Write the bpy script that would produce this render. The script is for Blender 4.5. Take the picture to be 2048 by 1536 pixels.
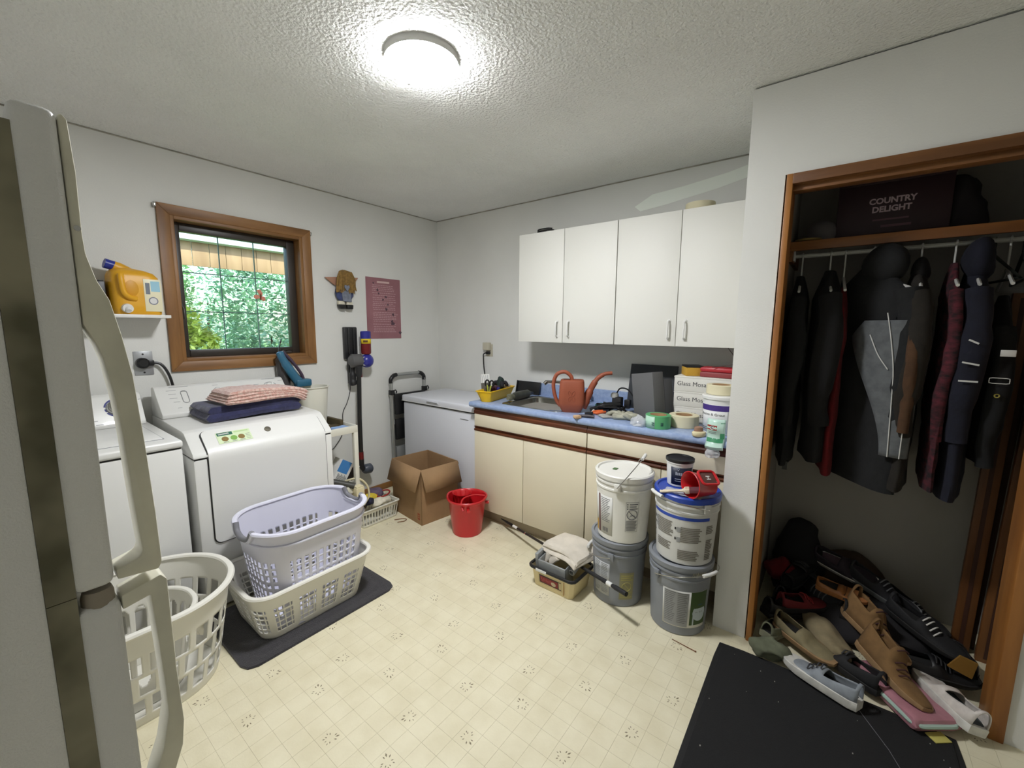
import bpy, bmesh, math, random
from mathutils import Vector, Matrix, noise
PI = math.pi
random.seed(7)
for o in list(bpy.data.objects):
    bpy.data.objects.remove(o, do_unlink=True)
scene = bpy.context.scene
COL = scene.collection

# ------------------------------------------------------------------ camera
CAM = (3.1552, -2.8728, 1.4617)
YAW, PITCH, ROLL, FPX = 2.22884438, 0.1331204, 0.0079487, 838.0153
def cam_axes():
    f = Vector((math.cos(YAW)*math.cos(PITCH), math.sin(YAW)*math.cos(PITCH), -math.sin(PITCH)))
    r = Vector((math.sin(YAW), -math.cos(YAW), 0)); u = r.cross(f)
    c, s = math.cos(ROLL), math.sin(ROLL)
    return c*r+s*u, -s*r+c*u, f
cr, cu, cf = cam_axes()
cd = bpy.data.cameras.new('camera'); camo = bpy.data.objects.new('camera', cd); COL.objects.link(camo)
camo.matrix_world = Matrix(((cr.x, cu.x, -cf.x, CAM[0]), (cr.y, cu.y, -cf.y, CAM[1]), (cr.z, cu.z, -cf.z, CAM[2]), (0, 0, 0, 1)))
cd.sensor_width = 36; cd.lens = FPX/2048*36; cd.clip_start = 0.02; cd.clip_end = 200
scene.camera = camo

# ------------------------------------------------------------------ world, sun, exposure
w = bpy.data.worlds.new('world'); scene.world = w; w.use_nodes = True
nt = w.node_tree; bg = nt.nodes['Background']
sky = nt.nodes.new('ShaderNodeTexSky'); sky.sky_type = 'NISHITA'; sky.sun_disc = False
sky.sun_elevation = math.radians(52); sky.sun_rotation = math.radians(80); sky.air_density = 1.2; sky.dust_density = 2.0
nt.links.new(sky.outputs[0], bg.inputs[0]); bg.inputs[1].default_value = 0.7
sd = bpy.data.lights.new('sun', 'SUN'); sd.energy = 12.0; sd.angle = 0.02; sd.color = (1, .96, .88)
so = bpy.data.objects.new('sun', sd); COL.objects.link(so); so.location = (6, 0, 9)
so.rotation_euler = Vector((-.62, .22, -.78)).to_track_quat('-Z', 'Y').to_euler()
LAMP_STRENGTH = 222.0
vs = scene.view_settings; vs.view_transform = 'Standard'; vs.look = 'None'; vs.gamma = 1.0; vs.use_curve_mapping = False
vs.exposure = 0.12

# ------------------------------------------------------------------ materials
def lin(c):
    return tuple(((x/255)/12.92 if x/255 <= .04045 else ((x/255+.055)/1.055)**2.4) for x in c)
MATS = {}
def mat(name, col, rough=.5, metal=0.0, var=0.0, vscale=6.0, bump=0.0, bscale=60.0, spec=.5, emit=0.0, alpha=1.0, coat=0.0, sheen=0.0, col2=None, stretch=None, detail=3.0, sss=0.0):
    if name in MATS: return MATS[name]
    m = bpy.data.materials.new(name); m.use_nodes = True; n = m.node_tree.nodes; L = m.node_tree.links
    b = n['Principled BSDF']; c = lin(col)
    b.inputs['Base Color'].default_value = (*c, 1); b.inputs['Roughness'].default_value = rough; b.inputs['Metallic'].default_value = metal
    b.inputs['Specular IOR Level'].default_value = spec; b.inputs['Coat Weight'].default_value = coat; b.inputs['Sheen Weight'].default_value = sheen
    if alpha < 1: b.inputs['Alpha'].default_value = alpha
    if emit: b.inputs['Emission Color'].default_value = (*c, 1); b.inputs['Emission Strength'].default_value = emit
    def coords():
        g = n.new('ShaderNodeNewGeometry'); mp = n.new('ShaderNodeMapping')
        if stretch: mp.inputs['Scale'].default_value = stretch
        L.new(g.outputs['Position'], mp.inputs['Vector']); return mp
    if var or col2:
        mp = coords(); t = n.new('ShaderNodeTexNoise'); t.inputs['Scale'].default_value = vscale; t.inputs['Detail'].default_value = detail
        L.new(mp.outputs[0], t.inputs['Vector'])
        r = n.new('ShaderNodeValToRGB'); r.color_ramp.elements[0].position = .35; r.color_ramp.elements[1].position = .65
        d = lin(col2) if col2 else tuple(x*(1-var) for x in c)
        r.color_ramp.elements[0].color = (*d, 1); r.color_ramp.elements[1].color = (*(c if col2 else tuple(min(1, x*(1+var*.4)) for x in c)), 1)
        L.new(t.outputs['Fac'], r.inputs['Fac']); L.new(r.outputs['Color'], b.inputs['Base Color'])
    if bump:
        mp = coords(); t = n.new('ShaderNodeTexNoise'); t.inputs['Scale'].default_value = bscale; t.inputs['Detail'].default_value = 2.0
        L.new(mp.outputs[0], t.inputs['Vector'])
        bp = n.new('ShaderNodeBump'); bp.inputs['Strength'].default_value = bump; bp.inputs['Distance'].default_value = .005
        L.new(t.outputs['Fac'], bp.inputs['Height']); L.new(bp.outputs['Normal'], b.inputs['Normal'])
    MATS[name] = m; return m
def wood(name, c1, c2, stretch, rough=.45, scale=18.0):
    return mat(name, c1, rough=rough, col2=c2, vscale=scale, stretch=stretch, detail=6.0, bump=.08, bscale=scale)
def glass_mat(name, tint=(245, 250, 250), refl=.12, rough=.0):
    if name in MATS: return MATS[name]
    m = bpy.data.materials.new(name); m.use_nodes = True; n = m.node_tree.nodes; L = m.node_tree.links
    n.remove(n['Principled BSDF']); tr = n.new('ShaderNodeBsdfTransparent'); tr.inputs[0].default_value = (*lin(tint), 1)
    gl = n.new('ShaderNodeBsdfGlossy'); gl.inputs['Roughness'].default_value = rough
    mx = n.new('ShaderNodeMixShader'); lw = n.new('ShaderNodeFresnel'); lw.inputs[0].default_value = 1.4
    ad = n.new('ShaderNodeMath'); ad.operation = 'MULTIPLY'; ad.inputs[1].default_value = refl*8
    L.new(lw.outputs[0], ad.inputs[0]); L.new(ad.outputs[0], mx.inputs[0]); L.new(tr.outputs[0], mx.inputs[1]); L.new(gl.outputs[0], mx.inputs[2])
    L.new(mx.outputs[0], n['Material Output'].inputs[0]); MATS[name] = m; return m

# ------------------------------------------------------------------ mesh building
def rrect(w, l, r, n, ph=0):
    """n points evenly spaced on a rounded rectangle w (x) by l (y), corner radius r, starting at (+w/2, 0)"""
    r = min(r, w/2-1e-4, l/2-1e-4); a, b = w/2-r, l/2-r
    segs = [('l', (w/2, 0), (w/2, b)), ('a', (a, b), 0), ('l', (a, l/2), (-a, l/2)), ('a', (-a, b), 90), ('l', (-w/2, b), (-w/2, -b)), ('a', (-a, -b), 180), ('l', (-a, -l/2), (a, -l/2)), ('a', (a, -b), 270), ('l', (w/2, -b), (w/2, 0))]
    ln = [math.dist(s[1], s[2]) if s[0] == 'l' else r*PI/2 for s in segs]; tot = sum(ln); out = []
    for i in range(n):
        d = ((i+ph)/n % 1)*tot; k = 0
        while k < 8 and d > ln[k]: d -= ln[k]; k += 1
        s = segs[k]; t = d/ln[k] if ln[k] > 1e-9 else 0
        if s[0] == 'l': out.append((s[1][0]+(s[2][0]-s[1][0])*t, s[1][1]+(s[2][1]-s[1][1])*t))
        else:
            A = math.radians(s[2]+90*t); out.append((s[1][0]+r*math.cos(A), s[1][1]+r*math.sin(A)))
    return out
def circle(r, n, ry=None, ph=0):
    return [(r*math.cos(2*PI*i/n+ph), (ry or r)*math.sin(2*PI*i/n+ph)) for i in range(n)]
def catmull(pts, k=6):
    P = [Vector(p) for p in pts]; P = [P[0]*2-P[1]]+P+[P[-1]*2-P[-2]]; out = []
    for i in range(1, len(P)-2):
        for j in range(k):
            t = j/k; a, b, c, d = P[i-1:i+3]
            out.append(.5*((2*b)+(c-a)*t+(2*a-5*b+4*c-d)*t*t+(3*b-a-3*c+d)*t**3))
    out.append(P[-2]); return out
class MB:
    def __init__(s): s.v = []; s.f = []; s.m = []
    def add(s, v, f, mi=0, M=None):
        o = len(s.v); s.v += [tuple(M @ Vector(p)) if M else tuple(p) for p in v]
        s.f += [tuple(i+o for i in q) for q in f]; s.m += [mi]*len(f); return s
    def box(s, x0, x1, y0, y1, z0, z1, mi=0, bev=0, M=None, seg=2):
        if bev:
            bm = bmesh.new(); bmesh.ops.create_cube(bm, size=1)
            for q in bm.verts: q.co = Vector(((x0+x1)/2+q.co.x*(x1-x0), (y0+y1)/2+q.co.y*(y1-y0), (z0+z1)/2+q.co.z*(z1-z0)))
            bmesh.ops.bevel(bm, geom=bm.edges[:], offset=bev, segments=seg, profile=.5, affect='EDGES'); s._bm(bm, mi, M); return s
        v = [(x0, y0, z0), (x1, y0, z0), (x1, y1, z0), (x0, y1, z0), (x0, y0, z1), (x1, y0, z1), (x1, y1, z1), (x0, y1, z1)]
        return s.add(v, [(0, 3, 2, 1), (4, 5, 6, 7), (0, 1, 5, 4), (1, 2, 6, 5), (2, 3, 7, 6), (3, 0, 4, 7)], mi, M)
    def _bm(s, bm, mi=0, M=None):
        bm.verts.index_update(); s.add([v.co.copy() for v in bm.verts], [tuple(v.index for v in f.verts) for f in bm.faces], mi, M); bm.free()
    def loft(s, rings, mi=0, caps=True, closed=True, M=None):
        n = len(rings[0]); v = [p for r in rings for p in r]; f = []
        for i in range(len(rings)-1):
            for j in range(n if closed else n-1):
                k = (j+1) % n; f.append((i*n+j, i*n+k, (i+1)*n+k, (i+1)*n+j))
        if caps and closed:
            f.append(tuple(range(n-1, -1, -1))); f.append(tuple((len(rings)-1)*n+j for j in range(n)))
        return s.add(v, f, mi, M)
    def lathe(s, prof, c=(0, 0, 0), n=32, mi=0, M=None, caps=True):
        return s.loft([[(c[0]+r*math.cos(2*PI*j/n), c[1]+r*math.sin(2*PI*j/n), c[2]+z) for j in range(n)] for r, z in prof], mi, caps, True, M)
    def tube(s, pts, r, n=8, mi=0, closed=False, M=None, flat=1.0):
        P = [Vector(p) for p in pts]; R = r if isinstance(r, (list, tuple)) else [r]*len(P); rings = []; up = None
        for i, p in enumerate(P):
            if closed: t = P[(i+1) % len(P)]-P[i-1]
            else: t = P[min(i+1, len(P)-1)]-P[max(i-1, 0)]
            t = t.normalized() if t.length > 1e-9 else Vector((0, 0, 1))
            if up is None:
                up = Vector((0, 0, 1)) if abs(t.z) < .9 else Vector((1, 0, 0))
            a = (up-t*up.dot(t)); a = a.normalized() if a.length > 1e-6 else t.orthogonal().normalized(); up = a; b = t.cross(a)
            rings.append([tuple(p+R[i]*(math.cos(2*PI*j/n)*a*flat+math.sin(2*PI*j/n)*b)) for j in range(n)])
        if closed: rings.append(rings[0])
        return s.loft(rings, mi, not closed, True, M)
    def prism(s, poly, axis, a0, a1, mi=0, M=None, bev=0):
        def P(u, v, w): return {'x': (w, u, v), 'y': (u, w, v), 'z': (u, v, w)}[axis]
        n = len(poly); v = [P(u, q, a0) for u, q in poly]+[P(u, q, a1) for u, q in poly]
        f = [tuple(range(n)), tuple(range(2*n-1, n-1, -1))]+[(i, i+n, (i+1) % n+n, (i+1) % n) for i in range(n)]
        bm = bmesh.new(); bv = [bm.verts.new(p) for p in v]
        for q in f: bm.faces.new([bv[i] for i in q])
        bmesh.ops.recalc_face_normals(bm, faces=bm.faces[:])
        if bev:
            ed = [e for e in bm.edges if (e.verts[0].index < n) == (e.verts[1].index < n)] if False else bm.edges[:]
            bmesh.ops.bevel(bm, geom=ed, offset=bev, segments=2, profile=.5, affect='EDGES')
        s._bm(bm, mi, M); return s
    def grid(s, fn, nu, nv, mi=0, skip=None, closed_u=False, M=None):
        """fn(i,j) -> point, i in 0..nu, j in 0..nv; skip(i,j) leaves a hole"""
        cu_ = nu if closed_u else nu+1
        v = [fn(i, j) for j in range(nv+1) for i in range(cu_)]; f = []
        for j in range(nv):
            for i in range(nu):
                if skip and skip(i, j): continue
                k = (i+1) % cu_; f.append((j*cu_+i, j*cu_+k, (j+1)*cu_+k, (j+1)*cu_+i))
        return s.add(v, f, mi, M)
    def ball(s, c, rx, ry=None, rz=None, n=16, m=10, mi=0, M=None):
        ry = ry or rx; rz = rz or rx
        return s.loft([[(c[0]+rx*math.sin(a)*math.cos(2*PI*j/n), c[1]+ry*math.sin(a)*math.sin(2*PI*j/n), c[2]-rz*math.cos(a)) for j in range(n)] for a in [max(.04, min(PI-.04, PI*i/m)) for i in range(m+1)]], mi, True, True, M)
    def wob(s, amp, scale, seed=0, keep=None):
        o = Vector((seed*3.1, seed*1.7, seed*5.3))
        s.v = [tuple(Vector(p)+amp*Vector(noise.noise_vector(Vector(p)*scale+o))) if not keep or keep(p) else p for p in s.v]; return s
    def warp(s, fn): s.v = [tuple(fn(Vector(p))) for p in s.v]; return s
def link(name, me, parent=None, loc=None, rot=None, world=False):
    o = bpy.data.objects.new(name, me); COL.objects.link(o)
    if loc is not None: o.location = loc
    if rot is not None: o.rotation_euler = rot
    if parent:
        o.parent = parent
        if world: o.matrix_parent_inverse = WM[parent.name].inverted()
    WM[o.name] = (WM[parent.name] if parent and not world else Matrix()) @ Matrix.LocRotScale(o.location, o.rotation_euler, None)
    return o
WM = {}
def build(name, mb, mats, parent=None, loc=None, rot=None, world=False, ang=38, solid=0, sub=0, off=-1):
    me = bpy.data.meshes.new(name); me.from_pydata(mb.v, [], mb.f); ms = mats if isinstance(mats, (list, tuple)) else [mats]
    for m in ms: me.materials.append(m)
    me.polygons.foreach_set('material_index', mb.m)
    bm = bmesh.new(); bm.from_mesh(me)
    bmesh.ops.recalc_face_normals(bm, faces=bm.faces[:]); bm.to_mesh(me); bm.free()
    me.polygons.foreach_set('use_smooth', [True]*len(me.polygons)); me.set_sharp_from_angle(angle=math.radians(ang)); me.update()
    o = link(name, me, parent, loc, rot, world)
    if 'print' in name or name in ('script_line',): o['kind'] = 'stuff'
    if solid: md = o.modifiers.new('solid', 'SOLIDIFY'); md.thickness = solid; md.offset = off
    if sub: md = o.modifiers.new('sub', 'SUBSURF'); md.levels = md.render_levels = sub
    return o
def tag(o, label=None, cat=None, group=None, kind=None):
    if label: o['label'] = label
    if cat: o['category'] = cat
    if group: o['group'] = group
    if kind: o['kind'] = kind
    return o
def thing(name, label, cat, loc=(0, 0, 0), rotz=0, group=None, rot=None):
    o = bpy.data.objects.new(name, None); COL.objects.link(o); o.location = loc; o.rotation_euler = rot or (0, 0, rotz); o.empty_display_size = .05
    WM[o.name] = Matrix.LocRotScale(Vector(loc), o.rotation_euler, None)
    return tag(o, label, cat, group)
def struct(name, mb, m, parent=None, **k):
    o = build(name, mb, m, parent, **k)
    if not parent: o['kind'] = 'structure'
    return o
def ecopy(o, parent=None):
    c = o.copy(); COL.objects.link(c); c.parent = parent; WM[c.name] = WM[o.name]
    for ch in list(o.children): ecopy(ch, c)
    return c
FONT_CACHE = {}
def text_mesh(s, size=1.0, align='CENTER', extrude=0.0, bold=0.0):
    cu_ = bpy.data.curves.new('t', 'FONT'); cu_.body = s; cu_.size = size; cu_.align_x = align; cu_.align_y = 'CENTER'; cu_.extrude = extrude; cu_.resolution_u = 3; cu_.offset = bold
    o = bpy.data.objects.new('t', cu_); COL.objects.link(o); dg = bpy.context.evaluated_depsgraph_get(); dg.update()
    me = bpy.data.meshes.new_from_object(o.evaluated_get(dg)); bpy.data.objects.remove(o); bpy.data.curves.remove(cu_)
    mb = MB(); mb.add([v.co.copy() for v in me.vertices], [tuple(p.vertices) for p in me.polygons]); bpy.data.meshes.remove(me); return mb
# ------------------------------------------------------------------ the room
H = 2.468
M_wall = mat('wall_paint', (221, 221, 216), .75, var=.05, vscale=1.6, bump=.12, bscale=140)
M_ceil = mat('ceiling_stipple', (237, 238, 235), .9, var=.05, vscale=2.0, bump=1.0, bscale=85)
bn = [n for n in M_ceil.node_tree.nodes if n.type == 'BUMP'][0]; bn.inputs['Distance'].default_value = .012
M_vinyl = mat('cream_vinyl', (228, 221, 193), .42, var=.07, vscale=9, bump=.10, bscale=120, col2=(219, 211, 181))
M_joint = mat('vinyl_joint', (204, 196, 170), .6)
M_petal = mat('vinyl_flower_print', (124, 114, 88), .45)
M_oak = wood('oak_trim', (146, 104, 58), (112, 76, 40), (1, 1, .12))
M_oakh = wood('oak_trim_horizontal', (146, 104, 58), (112, 76, 40), (1, .1, 1))
M_oakx = wood('oak_trim_closet_head', (140, 94, 52), (104, 66, 34), (.1, 1, 1))
M_oakj = wood('oak_jamb_closet', (172, 116, 58), (140, 88, 40), (1, 1, .1))
WX, WY0 = 4.6, -3.6
# ceiling stops short of the walls: the open joint reads as a thin dark line
g = .010
struct('ceiling', MB().box(g, WX-g, WY0+g, -g, H, H+.03).box(-.14, WX+.1, WY0-.1, .1, H+.03, H+.06), M_ceil)
mb = MB().box(-.14, 0, WY0-.1, .1, 0, 1.243).box(-.14, 0, WY0-.1, .1, 2.10, H+.03).box(-.14, 0, WY0-.1, -2.085, 1.243, 2.10).box(-.14, 0, -1.318, .1, 1.243, 2.10)
struct('wall_left', mb, M_wall)
wb = struct('wall_back', MB().box(0, WX+.1, 0, .1, 0, H+.03), M_wall)
struct('wall_near', MB().box(0, WX+.1, WY0-.1, WY0, 0, H+.03), M_wall)
struct('wall_right', MB().box(WX, WX+.1, WY0, 0, 0, H+.03), M_wall)
PXW, PY = 2.784, -.743
mb = MB().box(PXW, 2.925, PY, 0, 0, H-.007).box(2.925, WX, PY, PY+.11, 2.095, H-.007).box(3.748, WX, PY, PY+.11, 0, 2.095)
struct('wall_closet', mb, M_wall)
struct('wall_closet_side', MB().box(3.86, 3.95, PY+.11, 0, 0, H-.007), M_wall)
# repaired patches of paint
M_patch = mat('patch_paint', (238, 243, 234), .7)
def patch(pts, y, parent):
    build('paint_patch', MB().prism(pts, 'y', y-.0012, y), M_patch, parent)
patch([(1.98, 2.285), (2.1, 2.345), (2.3, 2.36), (2.55, 2.39), (2.72, 2.425), (2.74, 2.36), (2.5, 2.31), (2.2, 2.268), (2.02, 2.25)], 0, wb)
M_cshade = mat('closet_painted_shade', (172, 169, 161), .85, var=.06, vscale=2)  # wall colour darkened so the closet's shade is painted in
struct('wall_closet_shade_lining', MB().box(2.925, 2.929, PY+.125, 0, 0, H-.007).box(2.929, 3.856, -.004, 0, 0, H-.007).box(3.856, 3.86, PY+.11, -.004, 0, H-.007), M_cshade)  # added thin panels that carry the painted closet shade
M_jshade = mat('dirty_joint_shade', (172, 168, 156), .9, var=.3, vscale=9)  # dark strip along the ceiling joint: painted crack shadow plus dirt
def joint_shade(pts, parent, ax):
    build('joint_shade_line', MB().tube(pts, .0042, 6).wob(.0012, 11, 3), M_jshade, parent)
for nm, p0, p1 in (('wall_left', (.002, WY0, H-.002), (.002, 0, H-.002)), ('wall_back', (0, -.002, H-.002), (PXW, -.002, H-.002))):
    joint_shade([tuple(p0[i]+(p1[i]-p0[i])*k/60 for i in range(3)) for k in range(61)], bpy.data.objects[nm], 0)
# closet frame
t1 = tag(bpy.data.objects.new('trim_1', None), kind='structure'); COL.objects.link(t1); WM['trim_1'] = Matrix()
build('jamb', MB().box(2.931, 2.954, PY-.012, PY+.12, 0, 2.093, bev=.003), M_oakj, t1)
build('jamb', MB().box(3.708, 3.748, PY-.012, PY+.12, 0, 2.093, bev=.003), M_oakj, t1)
build('head', MB().box(2.952, 3.708, PY-.012, PY+.12, 2.052, 2.093, bev=.003).box(2.952, 3.708, PY+.02, PY+.075, 2.03, 2.053, bev=.002), M_oakx, t1)
struct('baseboard_left', MB().box(0, .012, -1.4, -.02, 0, .055, bev=.002), M_oakh)

# ------------------------------------------------------------------ floor of printed vinyl squares
fl = struct('floor', MB().box(-.14, WX+.1, WY0-.1, .1, -.08, -.0014), M_joint)
U = .0766; FX, FY = 2.302, -1.303
def petals(k):
    mb = MB(); h = U/2-.0003
    mb.add([(-h, -h, 0), (h, -h, 0), (h, h, 0), (-h, h, 0), (-h, -h, -.0016), (h, -h, -.0016), (h, h, -.0016), (-h, h, -.0016)], [(0, 1, 2, 3), (0, 4, 5, 1), (1, 5, 6, 2), (2, 6, 7, 3), (3, 7, 4, 0)])
    if k >= 0:
        rnd = random.Random(k*11+3); A0 = k*PI/2
        spec = [(35, .020, 1.0), (62, .025, 1.25), (88, .021, .9), (150, .018, .8), (175, .023, .7), (215, .016, .75), (238, .022, .8), (262, .017, .65), (305, .022, .7), (330, .016, .8)]
        for a, r, sc in spec:
            a = math.radians(a+rnd.uniform(-6, 6))+A0; c = Vector((r*math.cos(a), r*math.sin(a), .00015)); d = Vector((math.cos(a), math.sin(a), 0)); e = Vector((-d.y, d.x, 0)); l, w_ = .0064*sc, .0026*sc
            mb.add([c-d*l, c+e*w_, c+d*l, c-e*w_], [(0, 1, 2, 3)], 1)
    return mb
def flower_kind(i, j):
    for (a, b, k) in ((0, 0, 0), (3, 1, 1), (5, 9, 2), (2, 10, 3), (3, 6, 0), (0, 7, 1), (2, 3, 2), (5, 4, 3)):
        if (i-a) % 6 == 0 and (j-b) % 12 == 0: return k
    return -1
tm = {}
def to_px(p):
    d = Vector(p)-Vector(CAM); z = d.dot(cf)
    return (1024+FPX*d.dot(cr)/z, 768-FPX*d.dot(cu)/z, z) if z > .05 else (-1e4, -1e4, 1e4)
cells = []
for i in range(-31, 31):
    for j in range(-30, 18):
        x, y = FX+i*U, FY+j*U
        if x < -.05 or x > WX+.05 or y < WY0-.05 or y > .05: continue
        px, py, z = to_px((x, y, 0)); hid = not (20 < px < 2030 and 0 < py < 1536)
        # squares that stand under things count as out of sight
        if x < 1.0 and y < -1.5 or (.85 < x < 1.3 and -2.3 < y < -1.55) or (x < 1.05 and y > -.95) or (x > 1.05 and y > -.6) or (2.86 < x < 3.7 and y > -1.6) or (x > 2.2 and x < 2.78 and y > -.93) or (1.88 < x < 2.2 and y > -1.05): hid = True
        cells.append((hid, z, i, j, x, y))
cells.sort()
vm = [M_vinyl, M_petal]; rest = MB()
for q, (hid, z, i, j, x, y) in enumerate(cells):
    k = flower_kind(i, j)
    if q < 300:
        if k not in tm:
            o = build('tile', petals(k), vm, fl, (x, y, 0)); tm[k] = o.data
        else:
            o = bpy.data.objects.new('tile', tm[k]); COL.objects.link(o); o.parent = fl; o.location = (x, y, 0)
    else:
        p = petals(k); p.v = [(a+x, b+y, c) for a, b, c in p.v]; o_ = len(rest.v); rest.v += p.v; rest.f += [tuple(a+o_ for a in f) for f in p.f]; rest.m += p.m
rf = build('tile_field', rest, vm, fl); rf['kind'] = 'stuff'

# ------------------------------------------------------------------ window
M_sash = mat('dark_bronze_sash', (52, 46, 40), .4)
M_glass = glass_mat('window_glass', (240, 250, 248), .10)
M_bar = mat('grille_bar', (120, 128, 124), .5)
M_chrome = mat('chrome', (190, 190, 188), .18, 1.0)
wn = tag(bpy.data.objects.new('window_1', None), kind='structure'); COL.objects.link(wn); WM['window_1'] = Matrix()
ya, yb, za, zb = -2.143, -1.254, 1.183, 2.159; yi, yj, zi, zj = -2.085, -1.318, 1.243, 2.10
def mitre(pts, m): build('casing', MB().prism(pts, 'x', 0, .018, bev=.002), m, wn)
mitre([(ya, zb), (yb, zb), (yj, zj), (yi, zj)], M_oakh); mitre([(ya, za), (yb, za), (yj, zi), (yi, zi)], M_oakh)
mitre([(ya, za), (yi, zi), (yi, zj), (ya, zb)], M_oak); mitre([(yb, za), (yj, zi), (yj, zj), (yb, zb)], M_oak)
for b, m in (((-.13, .016, yi, yi+.02, zi, zj), M_oak), ((-.13, .016, yj-.02, yj, zi, zj), M_oak), ((-.13, .016, yi+.02, yj-.02, zi, zi+.02), M_oakh), ((-.13, .016, yi+.02, yj-.02, zj-.02, zj), M_oakh)):
    build('jamb_liner', MB().box(*b, bev=.0015), m, wn)
gy0, gy1, gz0, gz1 = -2.022, -1.392, 1.308, 2.031
sy0, sy1, sz0, sz1 = yi+.02, yj-.02, zi+.02, zj-.02
sb = MB().box(-.125, -.07, sy0, gy0, sz0, sz1, bev=.004).box(-.125, -.07, gy1, sy1, sz0, sz1, bev=.004).box(-.125, -.07, gy0, gy1, sz0, gz0, bev=.004).box(-.125, -.07, gy0, gy1, gz1, sz1, bev=.004)
build('sash', sb, M_sash, wn)
for k in (1, 2):
    y = gy0+(gy1-gy0)*k/3; build('grille_bar', MB().box(-.106, -.1, y-.003, y+.003, gz0, gz1), M_bar, wn)
    z = gz0+(gz1-gz0)*k/3; build('grille_bar', MB().box(-.1055, -.1005, gy0, gy1, z-.003, z+.003), M_bar, wn)
for a in range(3):
    for b in range(3):
        y = gy0+(gy1-gy0)*a/3; z = gz0+(gz1-gz0)*b/3
        build('pane', MB().box(-.098, -.094, y, y+(gy1-gy0)/3, z, z+(gz1-gz0)/3), M_glass, wn)
build('latch', MB().box(-.07, -.045, sy0+.002, sy0+.02, 1.55, 1.63, bev=.004).tube([(-.05, sy0+.01, 1.6), (-.03, sy0+.02, 1.56), (-.03, sy0+.02, 1.5)], .005), M_sash, wn)
build('crank', MB().box(-.065, -.02, -1.50, -1.42, 1.264, 1.282, bev=.006).tube([(-.04, -1.46, 1.28), (-.02, -1.45, 1.292), (.0, -1.50, 1.29)], .007), M_sash, wn)
build('blind_bracket', MB().box(0, .03, ya-.014, ya-.001, zb-.03, zb-.004, bev=.002), M_chrome, wn)
build('blind_bracket', MB().box(0, .02, yb+.0, yb+.01, zb-.035, zb-.012, bev=.002), M_chrome, wn)
# butterfly stuck on the pane
bt = thing('butterfly_ornament', 'small salmon pink butterfly ornament on the window pane', 'ornament', (-.09, -1.585, 1.665))
M_bfly = mat('salmon_felt', (214, 140, 120), .8)
for s, pts in ((1, [(0, -.012), (.018, -.03), (.036, -.022), (.03, 0), (.012, .006)]), (-1, [(0, -.01), (-.03, -.018), (-.045, -.002), (-.03, .012), (-.006, .01)])):
    build('wing', MB().prism(pts, 'x', .001, .006, bev=.001), M_bfly, bt)
build('wing', MB().prism([(-.004, .01), (-.02, .045), (.005, .05), (.02, .02), (.01, .008)], 'x', .001, .006, bev=.001), M_bfly, bt)
build('body', MB().ball((.005, .003, .0), .005, .006, .024, 10, 8), mat('brown_felt', (120, 66, 44), .8), bt)

# ------------------------------------------------------------------ ceiling lamp
lt = thing('ceiling_lamp', 'round white flush LED lamp shining on the stippled ceiling', 'lamp', (1.825, -1.722, H))
build('base_ring', MB().lathe([(.13, 0), (.137, 0), (.139, -.018), (.137, -.026), (.13, -.026)], n=48), mat('white_plastic_lamp', (225, 225, 222), .4), lt)
M_emit = bpy.data.materials.new('lamp_diffuser'); M_emit.use_nodes = True; q = M_emit.node_tree.nodes['Principled BSDF']
q.inputs['Base Color'].default_value = (.9, .9, .9, 1); q.inputs['Emission Color'].default_value = (.98, .988, 1.015, 1); q.inputs['Emission Strength'].default_value = LAMP_STRENGTH
build('diffuser', MB().lathe([(.1355, -.0255), (.1365, -.029), (.134, -.032), (.12, -.0345), (.08, -.0365), (.04, -.0375), (.002, -.038)], n=48), M_emit, lt)

# ------------------------------------------------------------------ outdoors
M_pine = wood('porch_pine', (146, 116, 86), (126, 96, 68), (1, 1, .15), .6, 8)
M_gutter = mat('gutter_white', (205, 215, 222), .5)
struct('ground', MB().box(-40, -.2, -25, 25, -.3, -.15), mat('lawn', (92, 120, 60), .9, var=.3, vscale=2))
ph = thing('porch_header', 'pine board porch fascia under white gutter outside the window', 'porch', (-3.0, 0, 0))
x0 = -2.9
while x0 < 2.6:
    build('board', MB().box(-.02, 0, x0, x0+.172, 2.165, 2.45, bev=.004), M_pine, ph); x0 += .176
build('gutter', MB().prism([(.0, 2.445), (.09, 2.455), (.13, 2.56), (0, 2.56)], 'y', -2.95, 2.7), M_gutter, ph)
for y in (-2.9, 2.6): build('post', MB().box(-.12, 0, y-.06, y+.06, -.15, 2.165, bev=.005), M_pine, ph)
build('porch_roof', MB().prism([(.1, 2.56), (.1, 2.6), (-1.6, 3.2), (-1.6, 3.14)], 'y', -2.95, 2.7), mat('roof_shingle', (96, 92, 90), .9, var=.2, vscale=20), ph)
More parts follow.
